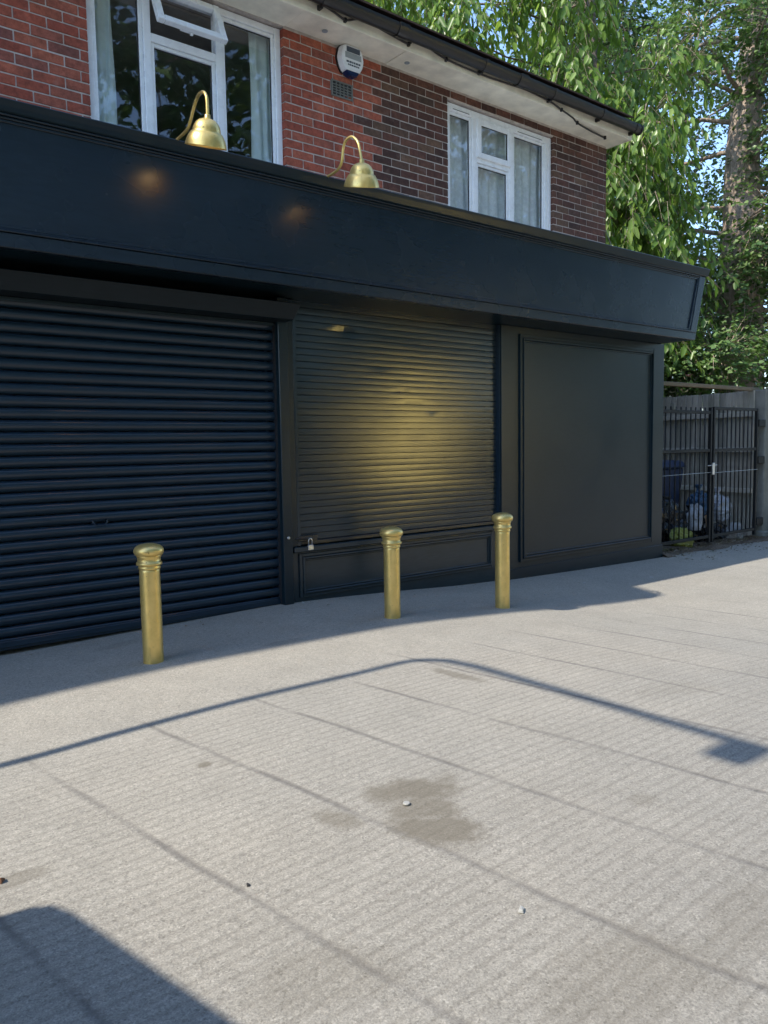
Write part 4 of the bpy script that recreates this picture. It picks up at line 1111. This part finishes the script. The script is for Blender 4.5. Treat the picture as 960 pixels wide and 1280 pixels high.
def trees():
    rg = np.random.default_rng(5)
    # A: the drooping sunlit tree by the corner of the house
    cl = scatter(rg, ((10.2, 14.2), (7.6, 12.0), (3.4, 9.6)), 40, .40, .85, lambda c: (c[0]-12.3)**2/4.4+(c[1]-9.2)**2/9+(c[2]-6.8)**2/12 < 1.15)
    cl = [q for q in cl if not (q[0][0] < 11.4 and q[0][1] < 9.6 and q[0][2] > 5.0)]
    cl += [((11.1, 8.0, 3.9), .8), ((11.5, 7.8, 4.8), .8), ((11.0, 8.2, 5.6), .8), ((11.6, 7.6, 6.3), .7), ((10.9, 8.6, 7.0), .8), ((12.9, 8.3, 5.2), .7), ((13.0, 8.4, 6.1), .7), ((12.6, 8.2, 6.8), .6), ((12.3, 7.9, 5.4), .7), ((12.3, 7.7, 3.3), .8), ((12.6, 7.9, 4.3), .8), ((11.7, 7.7, 3.0), .7),
           ((10.0, 9.8, 8.6), .8), ((9.3, 10.6, 9.2), .8), ((8.6, 11.3, 9.6), .7), ((10.2, 9.0, 7.6), .7), ((9.6, 9.9, 8.0), .5), ((11.0, 8.6, 8.6), .8), ((10.7, 8.9, 9.5), .8)]
    cl = [q for q in open_gap(cl) if q[0][0] < 13.3 and q[0][2] < 8.8 + (12.75-q[0][0])*1.1]
    tree('broadleaf_tree', 'sunlit tree with long drooping bright green leaves beside the roof corner', 'tree', (12.9, 8.7, -.2),
         [(12.9, 8.7, -.4), (12.75, 8.75, 2), (12.5, 8.8, 4.4), (12.3, 8.9, 6.5), (12.1, 9.0, 9), (11.9, 9.1, 11.5)], .22, cl, M['leafA'], M['barkA'], 2700, 9, .62, .205, 1.25, 21, .205, 290)
    # B: big ivy-clad trunk at the right edge
    rg = np.random.default_rng(6)
    cl = scatter(rg, ((13.4, 17.4), (6.6, 10.2), (3.2, 11.5)), 60, .45, .85, lambda c: not (14.55 < c[0]-.0 < 15.6 and 6.7 < c[1] < 7.6 and c[2] < 6.8 and rg.random() < .85))
    cl += [((15.1+.1*math.sin(k*2.1), 7.15+.1*math.cos(k*1.7), z), .40) for k, z in enumerate((1.6, 2.1, 2.6, 3.1, 3.6, 4.9, 5.9, 6.3, 6.7, 7.1, 7.5, 7.9, 8.3, 8.7, 9.2, 9.6, 10, 10.5))]
    cl += scatter(rg, ((16.6, 19.5), (6.2, 8.6), (1.0, 9.5)), 34, .45, .85)
    tree('ivy_clad_tree', 'tall thick trunked tree with ivy at the right edge', 'tree', (15.35, 7.75, -.2),
         [(15.35, 7.75, -.4), (15.4, 7.75, 2.5), (15.25, 7.7, 4.6), (15.3, 7.75, 6.8), (15.75, 7.8, 9), (16.0, 7.9, 12)], .44, cl, M['leafB'], M['barkB'], 6200, 11, .42, .092, .25, 22, .36)
    # C: darker trees behind, where blue sky shows through
    rg = np.random.default_rng(8)
    cl = scatter(rg, ((15.5, 21), (10.0, 17), (2.0, 13)), 76, .6, 1.1)
    cl = open_gap(cl)
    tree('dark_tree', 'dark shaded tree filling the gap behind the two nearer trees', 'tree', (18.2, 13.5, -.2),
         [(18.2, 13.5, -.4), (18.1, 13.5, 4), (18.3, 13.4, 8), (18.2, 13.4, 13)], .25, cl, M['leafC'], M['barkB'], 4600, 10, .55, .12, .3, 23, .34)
    rg = np.random.default_rng(9)
    cl = scatter(rg, ((9.5, 14.5), (14, 19), (8, 14.5)), 26, .7, 1.1)
    cl = open_gap(cl)
    tree('roadside_tree', 'pale green tree top rising behind the middle of the roof', 'tree', (12, 16.5, -.2),
         [(12, 16.5, -.4), (12, 16.5, 5), (11.9, 16.4, 9), (11.8, 16.4, 13)], .25, cl, M['leafA'], M['barkB'], 1500, 10, .6, .16, .7, 24, .26)
    # D: hedge and undergrowth behind the fence
    rg = np.random.default_rng(10)
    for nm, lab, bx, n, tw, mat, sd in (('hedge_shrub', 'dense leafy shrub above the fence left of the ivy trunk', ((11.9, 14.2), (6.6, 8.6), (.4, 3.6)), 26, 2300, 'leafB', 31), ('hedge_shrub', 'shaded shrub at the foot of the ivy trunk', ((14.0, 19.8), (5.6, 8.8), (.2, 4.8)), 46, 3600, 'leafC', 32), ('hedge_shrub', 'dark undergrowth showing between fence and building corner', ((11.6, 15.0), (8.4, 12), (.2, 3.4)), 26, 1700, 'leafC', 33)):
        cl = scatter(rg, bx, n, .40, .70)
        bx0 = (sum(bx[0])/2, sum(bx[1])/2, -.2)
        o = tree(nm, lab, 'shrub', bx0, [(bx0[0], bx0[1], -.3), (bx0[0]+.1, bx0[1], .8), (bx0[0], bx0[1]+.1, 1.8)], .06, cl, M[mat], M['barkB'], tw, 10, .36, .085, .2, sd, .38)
    cl = [((11.55, 5.32, 1.15), .22), ((11.62, 5.38, .95), .2), ((11.6, 5.3, 1.4), .18), ((11.75, 5.4, 1.1), .22), ((11.7, 5.35, .7), .15)]
    tree('ivy_shrub', 'small green shrub growing past the right side of the gate post', 'shrub', (11.75, 5.5, -.2), [(11.75, 5.5, -.25), (11.72, 5.46, .5), (11.65, 5.4, 1.2)], .02, cl, M['leafB'], M['barkB'], 190, 9, .2, .06, .2, 34, .4)
trees()

def sunflecks():  # coloured flecks standing in for sunlit spots behind the hedge
    cols = {'yellow': plain('yellow_sunfleck', (.75, .58, .05), .6), 'pink': plain('pink_sunfleck', (.75, .36, .34), .6), 'cream': plain('cream_sunfleck', (.78, .72, .52), .6)}
    for x, y, z, s, c, lab in ((11.95, 6.95, 2.62, .085, 'yellow', 'painted yellow sun fleck in the hedge above the timber beam'), (11.5, 7.05, 2.42, .09, 'cream', 'painted pale sun fleck near the building edge above the beam'), (11.9, 6.85, 2.28, .08, 'pink', 'painted pink sun fleck just over the timber beam'),
                               (11.75, 7.05, 2.02, .075, 'cream', 'large painted cream sun fleck between beam and fence top'), (11.55, 7.05, 2.06, .06, 'cream', 'small painted cream sun fleck at the left between beam and fence'), (12.0, 6.95, 2.03, .06, 'cream', 'painted cream sun fleck rightmost between beam and fence')):
        o = thing('sunfleck', lab, 'sunfleck', (x, y, z)); V = []
        for k in range(9):
            a = k*2.4; e = .2+.1*(k % 3); d = Vector((math.cos(a)*math.cos(e), math.sin(a)*math.cos(e), math.sin(e)+rnd.uniform(-.4, .4))).normalized(); t = d.cross(Vector((0, 0, 1))).normalized(); r_ = s*rnd.uniform(.7, 1.1)
            P = [Vector((0, 0, 0)), d*r_*.5+t*r_*.38, d*r_, d*r_*.5-t*r_*.38]
            mesh_obj('fleck_facet', [tuple(p) for p in P], [(0, 1, 2, 3)], cols[c], o)
sunflecks()

# overhead wire from the house corner across to the trees
b = MB(); P = [(8.45 + (24-8.45)*t, 6.2 + (15-6.2)*t, 4.35 + .9*t - .5*math.sin(math.pi*t)) for t in np.linspace(0, 1, 24)]; b.tube(P, .008, 6)
tag(b.build('overhead_wire', M['alarmgrey']), 'thin pale overhead wire running from the brick corner into the trees', 'wire')

# ------------------------------------------------------------------ what stands out of frame but throws the shadows and reflections
def street_lamp():
    x, y = -2.0, 3.50; ly = .0735; H = 5.56; z0 = gz(x, y)
    o = thing('street_lamp', 'tall street lamp column whose arm throws the long thin shadow on the forecourt', 'street lamp', (x, y, z0))
    top = H*ly
    pts = [(0, -.0, -.3), (0, 0, 0), (0, ly*2, 2), (0, ly*4, 4), (0, ly*4.9, 4.95), (0, top-.02, H-.20), (0, top-.14, H-.03), (0, top-.34, H+.01), (0, top-.9, H+.01), (0, top-1.96, H+.01)]
    b = MB(); b.tube(smooth_path(pts[:-3], 5)+[Vector(p) for p in pts[-3:]], .032, 14); b.build('column', M['concrete'], o)
    b = MB(); b.lathe([(.075, -.2), (.075, 1.0), (.07, 1.03), (.045, 1.06)], 0, 0, 0, 18); b.build('base', M['concrete'], o)
    b = MB(); b.box(-.085, .085, top-1.98, top-1.80, H-.17, H-.02, .02); b.build('lantern', M['steel'], o)
street_lamp()

def van():
    o = thing('parked_van', 'silver van parked at the left of the forecourt, throwing the near corner of shade', 'van', (-1.57, .07, -.03), (0, 0, R(190.6)))
    # outline in side view (y along the van, front at +y)
    sec = [(-2.3, .35), (-2.35, .9), (-2.31, 1.99), (-2.2, 2.02), (-1.0, 2.03), (.85, 2.0), (1.2, 1.9), (1.72, 1.15), (2.2, .98), (2.32, .75), (2.33, .35)]
    b = MB(); V0 = [b.bm.verts.new((-.86, y, z)) for y, z in sec]; V1 = [b.bm.verts.new((.86, y, z)) for y, z in sec]; n = len(sec)
    for v in V0+V1:
        if v.co.z > 1.1: v.co.x *= 1-.12*(v.co.z-1.1)
    for i in range(n): b.bm.faces.new((V0[i], V0[(i+1)%n], V1[(i+1)%n], V1[i]))
    b.bm.faces.new(V0[::-1]); b.bm.faces.new(V1)
    bmesh.ops.bevel(b.bm, geom=b.bm.edges[:], offset=.025, segments=2, affect='EDGES'); b.build('body', M['vanpaint'], o)
    b = MB(); b.hexa([(-.70, 1.235, 1.88), (.70, 1.235, 1.88), (.78, 1.70, 1.20), (-.78, 1.70, 1.20), (-.70, 1.255, 1.885), (.70, 1.255, 1.885), (.78, 1.72, 1.205), (-.78, 1.72, 1.205)]); b.build('windscreen', M['vanglass'], o)
    for s in (-1, 1):
        b = MB(); b.hexa([(s*.838, .2, 1.15), (s*.838, 1.3, 1.15), (s*.862, 1.3, 1.15), (s*.862, .2, 1.15), (s*.775, .25, 1.7), (s*.775, .95, 1.7), (s*.80, .95, 1.7), (s*.80, .25, 1.7)]); b.build('side_window', M['vanglass'], o)
        b = MB(); b.box(s*.66-.1, s*.66+.1, 2.30, 2.345, .68, .84, .02); b.build('headlight', M['steel'], o)
        b = MB(); b.box(s*.93-.07, s*.93+.07, 1.05, 1.2, 1.12, 1.34, .02); b.build('mirror', M['black'], o)
        for y in (-1.45, 1.45):
            b = MB(); b.lathe([(.12, -.09), (.30, -.09), (.325, -.06), (.325, .06), (.30, .09), (.12, .09)], s*.80, y, .325, 26, Matrix.Rotation(R(90), 3, 'Y')); w = b.build('wheel', M['rubber'], o)
            b = MB(); b.lathe([(.05, -.095), (.19, -.095), (.20, .095), (.05, .095)], s*.80, y, .325, 20, Matrix.Rotation(R(90), 3, 'Y')); b.build('rim', M['steel'], w)
    b = MB(); b.box(-.80, .80, 2.28, 2.40, .36, .60, .04); b.build('bumper', M['black'], o)
van()

def across_the_road():
    # bronze reflector added to gild the shutter, and street trees, seen only as reflections
    o = thing('reflector', 'unseen steep bronze reflector added across the road to gild the middle shutter', 'reflector', (23.4, -15.6, -.3), (0, 0, R(58.6)))
    b = MB(); b.prism([(-1.75, .36), (1.75, .36), (.12, 4.0), (-.12, 4.0)], 'X', -1.5, 1.5); b.build('wall', M['render'], o)
    for sgn in (1, -1):
        b = MB(); th = .05
        b.hexa([(-1.6, sgn*1.95, .10), (1.6, sgn*1.95, .10), (1.6, sgn*1.89, .06), (-1.6, sgn*1.89, .06), (-1.6, sgn*.06, 4.16), (1.6, sgn*.06, 4.16), (1.6, sgn*.0, 4.12), (-1.6, sgn*.0, 4.12)], .005); rf = b.build('roof', M['bronze'], o)
        for k in range(8):
            x = -1.5 + k*.428; b = MB(); b.hexa([(x-.012, sgn*1.955, .12), (x+.012, sgn*1.955, .12), (x+.012, sgn*1.99, .13), (x-.012, sgn*1.99, .13), (x-.012, sgn*.07, 4.15), (x+.012, sgn*.07, 4.15), (x+.012, sgn*.10, 4.17), (x-.012, sgn*.10, 4.17)]); b.build('seam', M['bronze'], rf)
    b = MB(); b.box(1.501, 1.53, -.5, .5, .4, 2.5, .005); b.build('door', M['upvc'], o)
    # clipped hedge along the far pavement
    rg = np.random.default_rng(77); n = 16000
    P = np.stack([rg.uniform(-30, 62, n), rg.uniform(-26.5, -24.5, n), -.3 + 3.4*rg.uniform(0, 1, n)**.8 + .25*np.sin(np.arange(n))], 1)
    A = unit(rg.normal(size=(n, 3))); N_ = unit(rg.normal(size=(n, 3)) + np.array([0, .6, .8])); q = bpy.data.objects.new('far_hedge', leaf_mesh('far_hedge', P, A, N_, rg.uniform(.4, .7, n), M['leafC'], .42)); link(q); tag(q, kind='stuff')
    spots = [(-6, -9.6, 13, 41, 2.6, 'leafy tree on the verge, farthest left behind the lens'), (-1, -10.0, 14, 42, 2.6, 'leafy tree on the verge behind the parked van'), (4.2, -9.4, 15, 43, 2.6, 'leafy tree on the verge opposite the wide shutter'),
             (9.4, -9.6, 17, 44, 2.6, 'tallest leafy tree on the verge, mirrored in the upstairs windows'), (14.6, -10.4, 17, 47, 3.9, 'leafy tree on the verge left of the kiosk, with a high crown'), (19.6, -9.8, 16, 45, 4.2, 'high crowned tree on the verge in front of the kiosk'),
             (25.4, -9.6, 15, 48, 2.6, 'leafy tree on the verge right of the kiosk'), (31.5, -10, 15, 49, 2.6, 'second leafy tree on the verge right of the kiosk'), (38, -11, 15, 50, 2.6, 'farthest right leafy tree on the verge'), (29, -25, 13, 46, 2.6, 'leafy tree across the road behind the kiosk')]
    for x, y, h, sd, zl, lab in spots:
        rg = np.random.default_rng(sd)
        cl = scatter(rg, ((x-3.0, x+3.0), (y-2.4, y+2.4), (zl, h)), 44, .9, 1.5)
        tree('street_tree', lab, 'tree', (x, y, -.3), [(x, y, -.5), (x+.1, y, 3), (x, y+.1, 7), (x, y, h-1)], .25, cl, M['leafB'], M['barkB'], 1150, 9, 1.0, .30, .35, sd, .42, 0, 'street trees across the forecourt')
    # unseen brick block added on the left to throw the long edge of shade
    o = thing('shade_block', 'unseen tall brown brick block added left of the shop to cast shade', 'building', (-2.3, 4.93, -.3))
    H = 9.62
    k = .05                                # frontage skewed to slant the edge of shade it casts
    b = MB(); b.hexa([(-9, 9*k, 0), (-.005, 0, 0), (-.005, 9, 0), (-9, 9, 0), (-9, 9*k, H), (-.005, 0, H), (-.005, 9, H), (-9, 9, H)], .01); b.build('wall', M['dark'], o)
    b = MB(); b.hexa([(-9.1, 9*k-.06, H+.01), (-.006, -.06, H+.01), (-.006, 9.1, H+.01), (-9.1, 9.1, H+.01), (-9.1, 4.4, H+2.2), (-.006, 4.4, H+2.2), (-.006, 4.6, H+2.2), (-9.1, 4.6, H+2.2)]); b.build('roof', M['roofing'], o)
    for x in (-7.6, -4.6, -1.9):
        for z in (3.6, 6.4):
            b = MB(); ring(b, x-.6, x+.6, z, z+1.4, .07, -.03, .02); b.box(x-.03, x+.03, -.028, .02, z+.07, z+1.33); w = b.build('window', M['upvc'], o); w.location = (0, -k*x, 0)
            pane(w, x-.53, x+.53, z+.07, z+1.33, -.012)
    b = MB(); b.hexa([(-8.4, 8.4*k-.03, .2), (-.6, .6*k-.03, .2), (-.6, .6*k+.02, .2), (-8.4, 8.4*k+.02, .2), (-8.4, 8.4*k-.03, 2.9), (-.6, .6*k-.03, 2.9), (-.6, .6*k+.02, 2.9), (-8.4, 8.4*k+.02, 2.9)], .01); b.build('shop_panel', M['navy'], o)
across_the_road()
